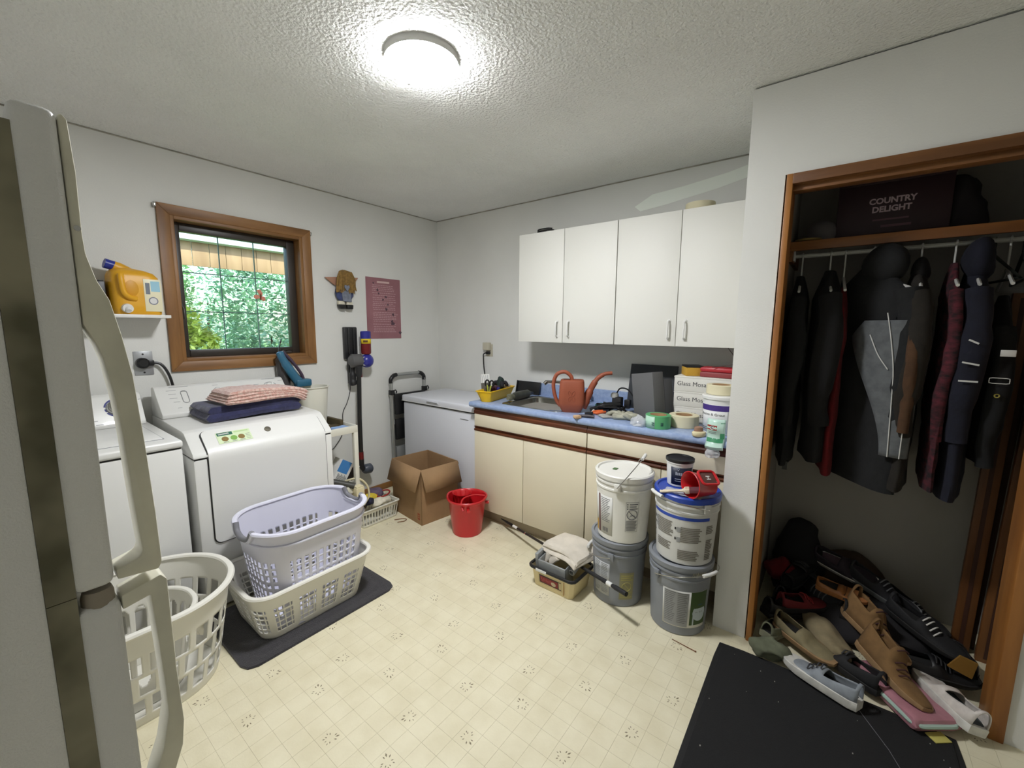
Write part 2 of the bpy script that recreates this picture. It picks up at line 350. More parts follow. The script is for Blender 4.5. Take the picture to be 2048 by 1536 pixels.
def leafy(name, label, c, rx, ry, rz, n, col, sz, seed):
    t = thing(name, label, 'tree', (c[0], c[1], -.15), group='trees behind the porch'); rnd = random.Random(seed)
    mb = MB()
    for _ in range(int(n*1.7)):
        u = Vector((rnd.gauss(0, 1), rnd.gauss(0, 1), rnd.gauss(0, 1))).normalized()*(rnd.uniform(.5, 1)**.5)
        u *= 1+.35*noise.noise(u*2.3+Vector((seed, 0, 0)))
        p = Vector((u.x*rx, u.y*ry, c[2]+.15+u.z*rz))
        if p.z < .02: continue
        a = Vector((rnd.gauss(0, 1), rnd.gauss(0, 1), rnd.gauss(0, .5))).normalized(); b = a.cross(Vector((rnd.gauss(0, .4), rnd.gauss(0, .4), 1))).normalized(); s = sz*rnd.uniform(.6, 1.3)
        mb.add([p-a*s, p+b*s*.45, p+a*s, p-b*s*.45], [(0, 1, 2, 3)])
    cr_ = build('crown', mb, col, t); cr_['kind'] = 'stuff'
    build('trunk', MB().tube([(0, 0, 0), (.05, 0, c[2]*.4), (0, .05, c[2]*.8)], [.07, .05, .02], 8), mat('bark', (90, 72, 56), .9), t)
def leafmat(name, c):
    m = mat(name, c, .45, var=.35, vscale=5); b = m.node_tree.nodes['Principled BSDF']; b.inputs['Transmission Weight'].default_value = 0.0
    return m
LG = [leafmat('leaf_green', (172, 206, 160)), leafmat('leaf_cyan_green', (178, 212, 186)), leafmat('leaf_lime', (206, 214, 110))]
for k, (c, r3, n, ci, lb) in enumerate([((-6.4, 1.05, 1.75), (.9, .95, 1.75), 5200, 1, 'broad grey green tree straight behind the window panes'), ((-6.4, -1.15, 1.6), (.9, .95, 1.6), 4800, 0, 'mid green tree filling the lower left panes'),
        ((-4.5, -.95, .8), (.5, .5, .8), 2600, 2, 'small lime green bush low in the left panes'), ((-6.5, 3.4, 1.9), (.9, 1.0, 1.9), 3600, 0, 'green tree off to the right behind the window'), ((-6.5, -3.5, 1.9), (.9, 1.0, 1.9), 3600, 1, 'green tree off to the left behind the window'),
        ((-9.6, .9, 2.8), (1.2, 1.7, 2.8), 7500, 1, 'tall wide tree at the back of the garden'), ((-9.6, 5.0, 2.8), (1.2, 1.7, 2.8), 3500, 0, 'tall tree at the back right of the garden'), ((-9.6, -3.2, 2.8), (1.2, 1.7, 2.8), 5000, 0, 'tall tree at the back left of the garden')]):
    leafy('garden_tree', lb, c, *r3, n, LG[ci], .065, k)
# ------------------------------------------------------------------ refrigerator beside the camera
M_appl = mat('appliance_white', (222, 222, 218), .35, coat=.2, bump=.02, bscale=200)
M_fr = mat('fridge_white', (226, 226, 224), .45, bump=.25, bscale=420)
M_ivory = mat('ivory_plastic', (222, 219, 200), .4, var=.12, vscale=14)
M_gask = mat('grimy_gasket', (152, 146, 124), .8, col2=(92, 89, 70), vscale=9)
M_black = mat('black_plastic', (22, 22, 23), .4)
M_dgap = mat('dark_gap', (34, 33, 32), .7)
M_white = mat('white_plastic', (224, 224, 220), .4)
M_gprint = mat('grey_print', (128, 130, 132), .6)
rf_ = thing('refrigerator', 'white top-freezer refrigerator with ivory handles and grimy door gaskets', 'refrigerator', (2.11, -3.2, 0))
def B(name, mb, m, p, **k): return build(name, mb, m, p, world=True, **k)
B('cabinet', MB().box(1.73, 2.49, -3.52, -2.848, .03, 1.665, bev=.008), M_fr, rf_)
B('foot_grille', MB().box(1.76, 2.46, -2.88, -2.85, .0, .09, bev=.004), M_dgap, rf_)
B('gasket', MB().box(1.74, 2.4885, -2.85, -2.826, 1.150, 1.662), M_gask, rf_)
B('gasket', MB().box(1.74, 2.4885, -2.85, -2.826, .12, 1.149), M_gask, rf_)
B('freezer_door', MB().box(1.728, 2.492, -2.828, -2.793, 1.152, 1.684, bev=.009, seg=3), M_fr, rf_)
B('fridge_door', MB().box(1.728, 2.492, -2.828, -2.79, .1, 1.131, bev=.009, seg=3), M_fr, rf_)
B('hinge_pin', MB().lathe([(.013, 1.12), (.015, 1.124), (.015, 1.14), (.013, 1.147)], (2.475, -2.808, 0), 16), mat('rusty_pin', (150, 140, 126), .6), rf_)
B('top_hinge', MB().box(1.74, 1.82, -2.88, -2.8, 1.684, 1.70, bev=.004), M_ivory, rf_)
ho = [(-2.785, 1.678), (-2.783, 1.625), (-2.784, 1.561), (-2.783, 1.539), (-2.777, 1.512), (-2.768, 1.49), (-2.761, 1.45), (-2.755, 1.401), (-2.751, 1.318), (-2.748, 1.225), (-2.747, 1.158), (-2.751, 1.149), (-2.79, 1.153), (-2.791, 1.166), (-2.768, 1.173), (-2.765, 1.18), (-2.768, 1.245), (-2.771, 1.335), (-2.774, 1.378), (-2.779, 1.421), (-2.783, 1.438), (-2.7925, 1.462), (-2.7925, 1.68), (-2.789, 1.683)]
B('handle', MB().prism(ho, 'x', 2.45, 2.486, bev=.0022), M_ivory, rf_)
h2 = [(-2.789, 1.131), (-2.75, 1.141), (-2.744, 1.132), (-2.744, 1.075), (-2.744, 1.0), (-2.742, .921), (-2.746, .885), (-2.758, .851), (-2.774, .82), (-2.788, .79), (-2.7895, .83), (-2.777, .868), (-2.767, .895), (-2.758, .942), (-2.758, .987), (-2.76, 1.055), (-2.762, 1.118), (-2.789, 1.112)]
B('handle', MB().prism(h2, 'x', 2.45, 2.486, bev=.0022), M_ivory, rf_)
B('handle_screw', MB().tube([(2.486, -2.7875, 1.566), (2.4868, -2.7875, 1.566)], .003, 10), M_chrome, rf_)

# ------------------------------------------------------------------ washing machine
wm = thing('washing_machine', 'white top-load washer with blue ringed dial, behind the refrigerator', 'washer', (.42, -2.645, 0))
WA, WB = -2.985, -2.303
B('body', MB().box(.06, .752, WA, WB, .02, .886, bev=.012), M_appl, wm)
B('seam', MB().box(.07, .748, WA+.006, WB-.006, .884, .893), M_dgap, wm)
B('top', MB().box(.06, .76, WA-.002, WB+.002, .891, .927, bev=.012, seg=3), M_appl, wm)
B('lid_groove', MB().box(.235, .675, WA+.06, WB-.048, .9262, .928), M_gprint, wm)
B('lid', MB().box(.24, .67, WA+.065, WB-.053, .922, .934, bev=.004), M_appl, wm)
B('console', MB().prism([(.06, .927), (.205, .927), (.208, .945), (.125, 1.085), (.10, 1.095), (.07, 1.09), (.05, .96)], 'y', WA+.01, WB-.018, bev=.006), M_appl, wm)
for x in (.7, .12):
    for y in (WA+.06, WB-.06): B('foot', MB().lathe([(.02, 0), (.02, .025)], (x, y, 0), 12), M_black, wm)
sl = Vector((.125-.208, 0, 1.085-.945)).normalized(); nrm = Vector((sl.z, 0, -sl.x))
def face_M(org): return Matrix(((0, sl.x, nrm.x, org[0]), (1, 0, 0, org[1]), (0, sl.z, nrm.z, org[2]), (0, 0, 0, 1)))
def slope_pt(y, t, o=0.0005): return (.208+(.125-.208)*t+nrm.x*o, y, .945+(1.085-.945)*t+nrm.z*o)
dM = face_M(slope_pt(-2.425, .58))
M_navyp = mat('navy_print', (44, 50, 120), .5)
arc = MB()
for a0, a1 in ((100, 172), (185, 205), (212, 268), (276, 290), (75, 94), (20, 66), (300, 350)):
    wd = .052 if (a1-a0) > 40 else .05
    pts = [(wd*math.cos(math.radians(a)), wd*math.sin(math.radians(a))) for a in [a0+(a1-a0)*i/8 for i in range(9)]]+[(.0445*math.cos(math.radians(a)), .0445*math.sin(math.radians(a))) for a in [a1-(a1-a0)*i/8 for i in range(9)]]
    arc.prism(pts, 'z', 0, .0006, M=dM)
B('dial_print', arc, M_navyp, wm)
dl = B('dial', MB().lathe([(.042, 0), (.042, .008), (.038, .014), (.034, .012), (.028, .016), (.001, .018)], n=36, M=dM), M_chrome, wm)
B('dial_grip', MB().box(-.007, .007, -.03, .03, .012, .03, bev=.004, M=dM @ Matrix.Rotation(.5, 4, 'Z')), M_chrome, dl)
pr = MB()
for y, t, l in ((-2.56, .86, .05), (-2.55, .72, .03), (-2.545, .45, .025), (-2.55, .35, .02), (-2.52, .18, .024), (-2.5, .05, .035), (-2.33, .8, .01), (-2.6, .2, .04), (-2.64, .7, .05)):
    pr.box(-l/2, l/2, -.0012, .0012, 0, .0006, M=face_M(slope_pt(y, t)))
B('console_print', pr, M_gprint, wm)

# ------------------------------------------------------------------ dryer
dr = thing('dryer', 'white front-load dryer with slanted door top carrying folded blankets', 'dryer', (.42, -1.915, 0))
DA, DB = -2.268, -1.565
B('body', MB().box(.06, .752, DA, DB, .02, .812, bev=.01), M_appl, dr)
hood = [(.06, .818), (.06, .945), (.28, .945), (.60, .936), (.635, .928), (.745, .842), (.755, .826), (.755, .818)]
B('hood', MB().prism(hood, 'y', DA, DB, bev=.006), M_appl, dr)
B('seam', MB().box(.07, .748, DA+.006, DB-.006, .808, .822), M_dgap, dr)
def door_prof(o): return [(.635+o*.5, .912+o), (.655+o*.6, .905+o), (.74+o, .842+o*.4), (.752+o, .82), (.752+o, .36), (.72, .36), (.72, .8), (.62, .88)]
def corner_prism(y0, y1, o, zt, zb, mb, rr=.03, n=5, x_in=.02):
    """bent door panel with rounded corners: cross-sections along y, top and bottom pulled in near the ends"""
    path = [(.640, .926), (.665, .910), (.735, .851), (.750, .836), (.7545, .815), (.7545, .7), (.7545, .55), (.7545, zb)]
    L_ = [0]
    for a, b in zip(path, path[1:]): L_.append(L_[-1]+math.dist(a, b))
    def at(s):
        s = max(0, min(L_[-1], s))
        for k in range(len(path)-1):
            if s <= L_[k+1]+1e-9:
                t = (s-L_[k])/(L_[k+1]-L_[k]); a, b = path[k], path[k+1]; p = (a[0]+(b[0]-a[0])*t, a[1]+(b[1]-a[1])*t); d = Vector((b[0]-a[0], b[1]-a[1])).normalized(); return p, (-d.y, d.x)
    yy = [y0+rr*(1-math.cos(PI/2*i/n)) for i in range(n+1)]; ys = yy+[y0+y1-v for v in yy[::-1]]
    ins = [rr*(1-math.sin(PI/2*i/n)) for i in range(n+1)]; ins += ins[::-1]
    def surf(off):
        rows = []
        for y, d in zip(ys, ins):
            row = []
            for k in range(25):
                s = d+zt+(L_[-1]-2*d-zt)*k/24; p, nn = at(s); row.append((p[0]-nn[0]*(-off), y, p[1]-nn[1]*(-off)))
            rows.append(row)
        return rows
    A, C = surf(o), surf(o-.012); nr, nc = len(A), 25
    v = [p for r in A for p in r]+[p for r in C for p in r]; f = []; N = nr*nc
    for i in range(nr-1):
        for k in range(nc-1):
            q = (i*nc+k, i*nc+k+1, (i+1)*nc+k+1, (i+1)*nc+k); f.append(q); f.append(tuple(x+N for x in q[::-1]))
    bd = [(0, k) for k in range(nc)]+[(i, nc-1) for i in range(1, nr)]+[(nr-1, k) for k in range(nc-2, -1, -1)]+[(i, 0) for i in range(nr-2, 0, -1)]
    bi = [i*nc+k for i, k in bd]
    for a, b in zip(bi, bi[1:]+bi[:1]): f.append((a, b, b+N, a+N))
    return mb.add(v, f)
B('door_gap', corner_prism(-2.212, -1.606, .0012, .0, .362, MB(), .034), M_dgap, dr)
dd = B('door', corner_prism(-2.207, -1.611, .0065, .005, .368, MB()), M_appl, dr)
sn = Vector((.859-.910, 0, .0)); a = Vector((.665, 0, .910)); b = Vector((.735, 0, .851)); dn = (b-a).normalized(); nn = Vector((-dn.z, 0, dn.x)); nn = nn if nn.x > 0 else -nn
def hood_M(y, t, off=.0072):
    p = a+(b-a)*t+nn*off
    return Matrix(((0, -dn.x, nn.x, p.x), (1, 0, 0, y), (0, -dn.z, nn.z, p.z), (0, 0, 0, 1)))
B('badge', MB().lathe([(.017, 0), (.016, .003), (.001, .004)], n=24, M=hood_M(-1.905, .35)), mat('pewter', (120, 116, 104), .35, .7), dd)
st = B('sticker', MB().box(-.078, .078, -.036, .036, 0, .0012, M=hood_M(-2.07, .45)), mat('sticker_pale_green', (206, 222, 182), .6), dd)
sM = hood_M(-2.07, .45, .0086)
ip = MB().box(-.074, -.004, .014, .034, 0, .0004, 0, M=sM).box(.004, .07, .024, .032, 0, .0004, 2, M=sM)
for k, (cx, mi) in enumerate(((-.045, 1), (-.005, 3), (.03, 1))): ip.lathe([(.0155, 0), (.0155, .0004)], n=20, mi=mi, M=sM @ Matrix.Translation((cx, -.009, 0)))
for z in (.004, -.006, -.016, -.026): ip.box(.052, .072, z-.001, z+.001, 0, .0004, 4, M=sM)
for cx in (-.045, -.005, .03): ip.box(cx-.012, cx+.012, -.031, -.028, 0, .0004, 4, M=sM)
for y in (.027, .022): ip.box(-.068, -.02, y-.0012, y+.0012, .0004, .0007, 5, M=sM)
B('sticker_print', ip, [mat('print_dark_green', (24, 92, 70), .6), mat('print_olive_brown', (128, 104, 48), .6), mat('print_light_green', (180, 208, 150), .6), mat('print_green', (120, 166, 74), .6), M_gprint, M_white], st)
cp = [(.06, .945), (.262, .945), (.268, .972), (.25, .985), (.135, 1.105), (.115, 1.114), (.08, 1.11), (.055, .98)]
B('console', MB().prism(cp, 'y', DA+.004, DB-.004, bev=.007), M_appl, dr)
sl = Vector((.135-.25, 0, 1.105-.985)).normalized(); nrm = Vector((sl.z, 0, -sl.x))
def cpt(y, t): return (.25+(.135-.25)*t+nrm.x*.0004, y, .985+(1.105-.985)*t+nrm.z*.0004)
def ring2(pts, wd, mb, M):
    mb.tube([(x, y, .001) for x, y in pts], wd, 6, closed=True, M=M); return mb
B('cycle_selector', ring2(rrect(.03, .088, .015, 28), .0016, MB(), face_M(cpt(-2.135, .55))).box(-.014, .014, -.0008, .0008, 0, .002, M=face_M(cpt(-2.135, .78))), M_gprint, dr)
B('start_button', MB().lathe([(.014, 0), (.013, .005), (.001, .006)], n=20, M=face_M(cpt(-1.965, .72))), M_white, dr)
B('button_ring', ring2(circle(.016, 24), .0014, MB(), face_M(cpt(-1.965, .72))), M_gprint, dr)
dk = B('dial', MB().lathe([(.034, 0), (.034, .006), (.026, .018), (.001, .02)], n=32, M=face_M(cpt(-1.665, .6))), M_white, dr)
B('dial_mark', ring2(circle(.042, 30), .0016, MB(), face_M(cpt(-1.665, .6))), M_gprint, dr)
B('dial_grip', MB().box(-.005, .005, -.028, .028, .014, .027, bev=.003, M=face_M(cpt(-1.665, .6)) @ Matrix.Rotation(-.5, 4, 'Z')), M_white, dk)
pr = MB()
for y, t, l in ((-2.15, 1.0, .09), (-2.19, .86, .045), (-2.19, .7, .035), (-2.19, .52, .035), (-2.18, .36, .03), (-1.97, .94, .03), (-1.66, 1.03, .08), (-1.745, .8, .03), (-1.75, .55, .025), (-1.59, .9, .03), (-1.59, .6, .025), (-2.175, .1, .02)):
    pr.box(-l/2, l/2, -.0009, .0009, 0, .0005, M=face_M(cpt(y, t)))
B('console_print', pr, M_gprint, dr)
for x in (.7, .12):
    for y in (DA+.06, DB-.06): B('foot', MB().lathe([(.02, 0), (.02, .025)], (x, y, 0), 12), M_black, dr)

# ------------------------------------------------------------------ folded textiles
def slab(w, l, h, bev, amp, sc, seed, nx=26, ny=34, sag=None):
    """soft cushion-like layer lying on z=0"""
    mb = MB(); ring = 10
    def prof(t): return math.sqrt(max(0, 1-t*t))
    rows = []
    def P(i, j, top):
        u, v = i/nx*2-1, j/ny*2-1; x, y = u*w/2, v*l/2
        ex = max(0, abs(x)-(w/2-bev))/bev; ey = max(0, abs(y)-(l/2-bev))/bev; e = min(1, math.hypot(ex, ey)); k = prof(e)
        z = h/2+(h/2*k if top else -h/2*k)
        if ex > 0: x = math.copysign(w/2-bev+bev*math.sin(min(1, ex)*PI/2), x)
        if top: z += amp*noise.noise(Vector((x*sc, y*sc, seed)))
        if sag: z += sag(x, y)
        return (x, y, z)
    n = (nx+1)*(ny+1); v = [P(i, j, True) for j in range(ny+1) for i in range(nx+1)]+[P(i, j, False) for j in range(ny+1) for i in range(nx+1)]; f = []
    for j in range(ny):
        for i in range(nx):
            q = (j*(nx+1)+i, j*(nx+1)+i+1, (j+1)*(nx+1)+i+1, (j+1)*(nx+1)+i); f.append(q); f.append(tuple(x+n for x in q[::-1]))
    bd = [i for i in range(nx+1)]+[j*(nx+1)+nx for j in range(1, ny+1)]+[ny*(nx+1)+i for i in range(nx-1, -1, -1)]+[j*(nx+1) for j in range(ny-1, 0, -1)]
    for a_, b_ in zip(bd, bd[1:]+bd[:1]): f.append((a_, b_, b_+n, a_+n))
    return mb.add(v, f)
M_navy = mat('navy_quilt', (40, 42, 78), .9, var=.25, vscale=25, bump=.5, bscale=40, sheen=.3)
M_pink = mat('pink_terry', (196, 144, 130), .95, col2=(222, 196, 184), vscale=70, bump=1.0, bscale=260, sheen=.4)
nb = thing('quilted_blanket', 'folded navy quilted blanket lying on top of the dryer', 'blanket', (.385, -1.885, .9445), .02)
for k in range(2): build('fold', slab(.29-.01*k, .51-.012*k, .048, .0235, .007, 11, k, sag=lambda x, y: .006*math.sin(y*9+x*7)), M_navy, nb, (0, .004*k, .036*k))
pt = thing('bath_towel', 'folded pink and white terry towel on the navy blanket', 'towel', (.425, -1.835, 1.022), .06)
for k in range(4):
    build('fold', slab(.27-.012*k, .45, .024, .0119, .005, 18, 9+k, sag=lambda x, y, k=k: .012*math.cos(y*5+.4)-.03*max(0, y-.13)/.09*max(0, y-.13)/.09*.9 + .004*math.sin(y*14+k)), M_pink, pt, (.006*k, .006*k-.004, .0150*k))
# ------------------------------------------------------------------ wall things left
sh = thing('wall_shelf', 'white wall shelf beside the window holding the detergent jug', 'shelf', (.1, -2.4, 1.5))
B('board', MB().box(0, .2, -2.72, -2.165, 1.5, 1.517, bev=.002), M_white, sh)
for y in (-2.62,): B('bracket', MB().prism([(0, 1.5), (.16, 1.5), (.16, 1.492), (.01, 1.36), (0, 1.36)], 'y', y-.004, y+.004), M_white, sh)
M_yel = mat('detergent_yellow', (222, 164, 34), .4, var=.05, vscale=12)
jg = thing('detergent_jug', 'big yellow laundry detergent jug with blue cap on the wall shelf', 'jug', (.10, -2.295, 1.517), .10)
def jr(z, w, l, r, dx=0, dy=0): return [(x+dx, y+dy, z) for x, y in rrect(w, l, r, 40)]
build('body', MB().loft([jr(.0, .15, .19, .03), jr(.006, .158, .2, .035), jr(.05, .16, .205, .04), jr(.15, .16, .205, .04), jr(.2, .158, .2, .045, 0, -.001), jr(.222, .14, .18, .05, 0, -.006), jr(.235, .10, .14, .045, 0, -.014), jr(.243, .06, .09, .03, 0, -.03), jr(.246, .03, .05, .014, 0, -.04)]), M_yel, jg)
build('neck', MB().tube([(0, -.02, .22), (0, -.055, .243), (0, -.075, .252)], [.034, .03, .027], 18), M_yel, jg)
build('cap', MB().tube([(.0, -.072, .2515), (.0, -.108, .262)], .025, 22), mat('cap_blue', (26, 44, 140), .35), jg)
build('handle', MB().tube(catmull([(.078, -.07, .205), (.088, -.072, .18), (.09, -.068, .12), (.088, -.05, .092), (.078, -.015, .082)], 6), .0135, 12), M_yel, jg)
build('grip_recess', MB().ball((.074, -.03, .135), .009, .04, .055), mat('detergent_yellow_dark', (206, 148, 26), .45), jg)
build('spout', MB().tube([(.07, -.055, .032), (.098, -.058, .03)], [.026, .022], 18).tube([(.094, -.058, .03), (.104, -.058, .018)], .012, 12), M_white, jg)
lbm = MB().box(.08, .0815, .02, .096, .018, .19, bev=.0005)
lb = build('label', lbm, mat('label_cream', (228, 222, 190), .45), jg)
lq = MB().box(.0815, .0819, .05, .09, .125, .18, 0).lathe([(.021, 0), (.021, .0004)], n=24, mi=1, M=Matrix.Translation((.0816, .057, .075)) @ Matrix.Rotation(PI/2, 4, 'Y')).lathe([(.016, 0), (.016, .0007)], n=24, mi=2, M=Matrix.Translation((.0816, .057, .075)) @ Matrix.Rotation(PI/2, 4, 'Y')).box(.0815, .0819, .027, .046, .11, .17, 3)
build('label_print', lq, [mat('print_sky', (150, 196, 214), .5), mat('print_slate', (120, 124, 140), .5), mat('print_pearl', (214, 214, 212), .5), mat('print_steel', (110, 118, 128), .5)], lb)
tag(B('black_box', MB().box(.03, .13, -2.46, -2.41, 1.517, 1.685, bev=.004).box(.035, .125, -2.455, -2.415, 1.685, 1.69, bev=.001), M_black, None), 'small black box behind the yellow detergent jug', 'box')
op = thing('range_outlet', 'grey metal outlet plate on wall behind the washer', 'outlet', (0, -2.27, 1.24))
B('plate', MB().box(0, .006, -2.31, -2.225, 1.175, 1.312, bev=.002), mat('brushed_plate', (168, 170, 172), .35, .5), op)
B('screw', MB().tube([(.006, -2.268, 1.295), (.0075, -2.268, 1.295)], .005, 10).tube([(.006, -2.268, 1.19), (.0075, -2.268, 1.19)], .005, 10), M_dgap, op)
pc = thing('power_cord', 'thick black dryer cord plugged in above the washer', 'cord', (.03, -2.27, 1.245))
B('plug', MB().lathe([(.03, 0), (.032, .012), (.03, .03), (.02, .04)], M=Matrix.Translation((.006, -2.275, 1.245)) @ Matrix.Rotation(PI/2, 4, 'Y'), n=20).box(.012, .038, -2.26, -2.225, 1.228, 1.262, bev=.006), M_black, pc)
B('cable', MB().tube(catmull([(.026, -2.235, 1.246), (.03, -2.2, 1.238), (.035, -2.175, 1.2), (.035, -2.155, 1.13), (.03, -2.14, 1.0), (.03, -2.13, .7)], 6), .0075, 8), M_black, pc)
# wall doll
dl_ = thing('wall_doll', 'long haired elf doll with pointed ears hanging by the window', 'doll', (.0, -1.01, 1.60))
M_skin = mat('felt_skin', (170, 128, 104), .9); M_hair = mat('yarn_hair', (138, 108, 58), .95, var=.3, vscale=60); M_den = mat('denim_blue', (66, 76, 116), .9, var=.2, vscale=40)
M_denp = mat('denim_pale', (120, 126, 140), .9, var=.2, vscale=40)
build('body', MB().ball((.028, 0, .125), .026, .078, .075), M_den, dl_)
build('apron', MB().prism([(-.03, .06), (.045, .055), (.04, .13), (.02, .17), (-.02, .17), (-.035, .12)], 'x', .05, .058, bev=.002), M_denp, dl_)
build('head', MB().ball((.03, 0, .225), .03, .05, .06), M_skin, dl_)
for s, pts in ((-1, [(-.05, .19), (-.148, .235), (-.10, .22), (-.05, .235)]), (1, [(.05, .20), (.06, .185), (.125, .262), (.10, .25), (.05, .245)])):
    build('ear', MB().prism([(-.04, .175), (-.075, .18), (-.155, .235), (-.05, .245)] if s < 0 else [(.04, .175), (.075, .18), (.13, .255), (.05, .25)], 'x', .015, .026, bev=.002), M_skin, dl_)
hm = MB(); rnd = random.Random(4)
for k in range(46):
    a = -PI/2+PI*k/45; y0 = .07*math.sin(a); off = rnd.uniform(-.006, .006)
    if abs(y0) < .014: L_ = .20
    else: L_ = .135+rnd.uniform(-.015, .015)
    hm.tube([(.03, y0*.15, .30), (.058, y0*.75, .285), (.064, y0*1.02+off, .23), (.06, y0*1.05+off, .18), (.06, y0*1.08+off*2, L_)], .0042, 5)
build('hair', hm, M_hair, dl_)
build('heart_charm', MB().prism([(0, .135), (.022, .165), (.02, .182), (.008, .184), (0, .176), (-.008, .184), (-.02, .182), (-.022, .165)], 'x', .066, .074, bev=.002), M_denp, dl_)
for y in (-.034, .034):
    build('sock', MB().box(.014, .046, y-.026, y+.026, .03, .062, bev=.006), mat('cream_cloth', (214, 208, 188), .9), dl_)
    build('shoe', MB().prism([(y-.028, .034), (y+.028, .034), (y+.024 if y > 0 else y+.03, 0), (y-.014 if y < 0 else y-.026, 0)], 'x', .012, .055, bev=.006), M_black, dl_)
# poster
po = thing('poster', 'mauve poster with rows of pale script taped to the wall', 'poster', (.001, -.625, 1.36))
build('sheet', MB().box(0, .0015, -.174, .174, 0, .517), mat('mauve_paper', (150, 104, 110), .85, var=.12, vscale=5), po)
pm = MB(); rnd = random.Random(12)
for k, z in enumerate([.455, .44, .425, .41, .39, .37, .35, .335, .315, .3, .285, .265, .25, .225, .21, .195, .18, .165, .15, .125, .105, .09, .075, .06]):
    y = -.115+rnd.uniform(0, .01)
    while y < .08+rnd.uniform(0, .05):
        l = rnd.uniform(.008, .026); pm.box(.0015, .0018, y, y+l, z-.0022, z+.0022); y += l+.005
    y = 0
build('script_line', pm, mat('pale_script', (192, 158, 160), .85), po)
tmb = text_mesh('~ ~ ~', .001)
build('title', MB().box(.0015, .0019, -.065, .06, .474, .490).box(.0015, .0021, -.06, .055, .479, .486), mat('pale_title', (206, 176, 172), .85), po)
pm = MB()
for y, z, r in ((-.1, .47, .008), (-.06, .415, .012), (-.05, .385, .009), (.02, .36, .013), (-.01, .335, .011), (.04, .295, .012), (.02, .255, .014), (.09, .21, .014), (.085, .13, .02), (.165, .05, .018), (.08, .15, .014)):
    pm.add([(.0019, y+r*rnd.uniform(.5, 1.2)*math.cos(2*PI*i/9), z+r*rnd.uniform(.5, 1.2)*math.sin(2*PI*i/9)) for i in range(9)], [tuple(range(9))])
build('print_motif', pm, mat('dark_mauve', (84, 62, 72), .85), po)
# stick vacuum on its wall dock
vc = thing('stick_vacuum', 'cordless stick vacuum with blue cyclone hung on a wall dock', 'vacuum', (0, -.96, .2))
M_vg = mat('vacuum_grey', (92, 92, 92), .4); M_vd = mat('vacuum_dark', (38, 38, 40), .35); M_vb = mat('vacuum_blue', (40, 42, 140), .3, coat=.4); M_vr = mat('vacuum_red', (110, 24, 26), .35); M_vs = mat('vacuum_silver', (196, 196, 196), .3, .6)
B('dock', MB().box(0, .035, -1.03, -.915, 1.2, 1.458, bev=.008).box(.03, .05, -1.005, -.985, 1.24, 1.45, bev=.004).box(.03, .05, -.96, -.94, 1.24, 1.45, bev=.004).box(0, .03, -1.0, -.95, 1.0, 1.21, bev=.006), M_vd, vc)
B('motor', MB().tube([(.075, -1.015, 1.19), (.085, -1.01, 1.19), (.09, -.93, 1.19)], [.035, .055, .052], 20), M_vg, vc)
B('battery', MB().tube(catmull([(.06, -.985, 1.16), (.055, -.985, 1.08), (.055, -.985, 1.02), (.055, -.98, .985)], 5), [.02]*5+[.028]*5+[.034]*4+[.03, .015], 14), M_vd, vc)
B('cyclone', MB().ball((.105, -.885, 1.185), .056, .058, .058, 24, 14), M_vb, vc)
cn = MB()
for k in range(9):
    A = 2*PI*k/9; p = Vector((.105+.03*math.cos(A), -.932, 1.185+.046*math.sin(A))); cn.tube([p, p+Vector((.012*math.cos(A), .03, .012*math.sin(A)))], [.006, .0035], 6)
B('cyclone_cones', cn, M_vs, vc)
B('hub', MB().tube([(.105, -.945, 1.185), (.105, -.925, 1.185)], .028, 18), M_vd, vc)
B('bin', MB().lathe([(.034, 1.24), (.04, 1.25), (.04, 1.33)], (.105, -.885, 0), 24), M_vr, vc)
B('bin_top', MB().lathe([(.041, 1.33), (.041, 1.42), (.036, 1.426), (.001, 1.427)], (.105, -.885, 0), 24), M_vb, vc)
bl = B('bin_label', MB().loft([[(.105+.0425*math.cos(A), -.885+.0425*math.sin(A), z) for A in [(-95+i*9)*PI/180 for i in range(16)]] for z in (1.325, 1.365)], closed=False, caps=False), mat('label_yellow', (224, 196, 40), .5), vc, solid=.001)
B('label_print', MB().loft([[(.105+.0445*math.cos(A), -.885+.0445*math.sin(A), z) for A in [(-60+i*6)*PI/180 for i in range(9)]] for z in (1.337, 1.353)], closed=False, caps=False), mat('print_brown', (88, 54, 24), .5), bl, solid=.0006)
B('elbow', MB().tube([(.1, -.955, 1.15), (.1, -.955, 1.06)], [.03, .022], 14), M_vd, vc)
B('wand_release', MB().tube([(.1, -.944, 1.1), (.1, -.944, 1.055)], .017, 12), M_vr, vc)
B('wand', MB().tube([(.1, -.956, 1.07), (.1, -.966, .72), (.1, -.966, .36)], .018, 14), mat('wand_dark', (54, 54, 54), .3, .6), vc)
B('wand_collar', MB().tube([(.1, -.966, .43), (.1, -.966, .36)], .021, 12), M_vr, vc)
B('head_neck', MB().tube(catmull([(.1, -.966, .37), (.1, -.965, .31), (.1, -.945, .275)], 5), .022, 12), M_vd, vc)
B('floor_head', MB().tube([(.1, -.95, .278), (.1, -.935, .274), (.1, -.885, .27), (.1, -.872, .27)], [.028, .04, .042, .03], 16), mat('vacuum_slate', (72, 78, 88), .4), vc)
B('charge_cable', MB().tube(catmull([(.012, -.985, 1.02), (.014, -.99, .93), (.012, -1.02, .84), (.012, -1.06, .76), (.012, -1.07, .6), (.012, -1.14, .5), (.012, -1.2, .46)], 6), .003, 6), M_black, vc)

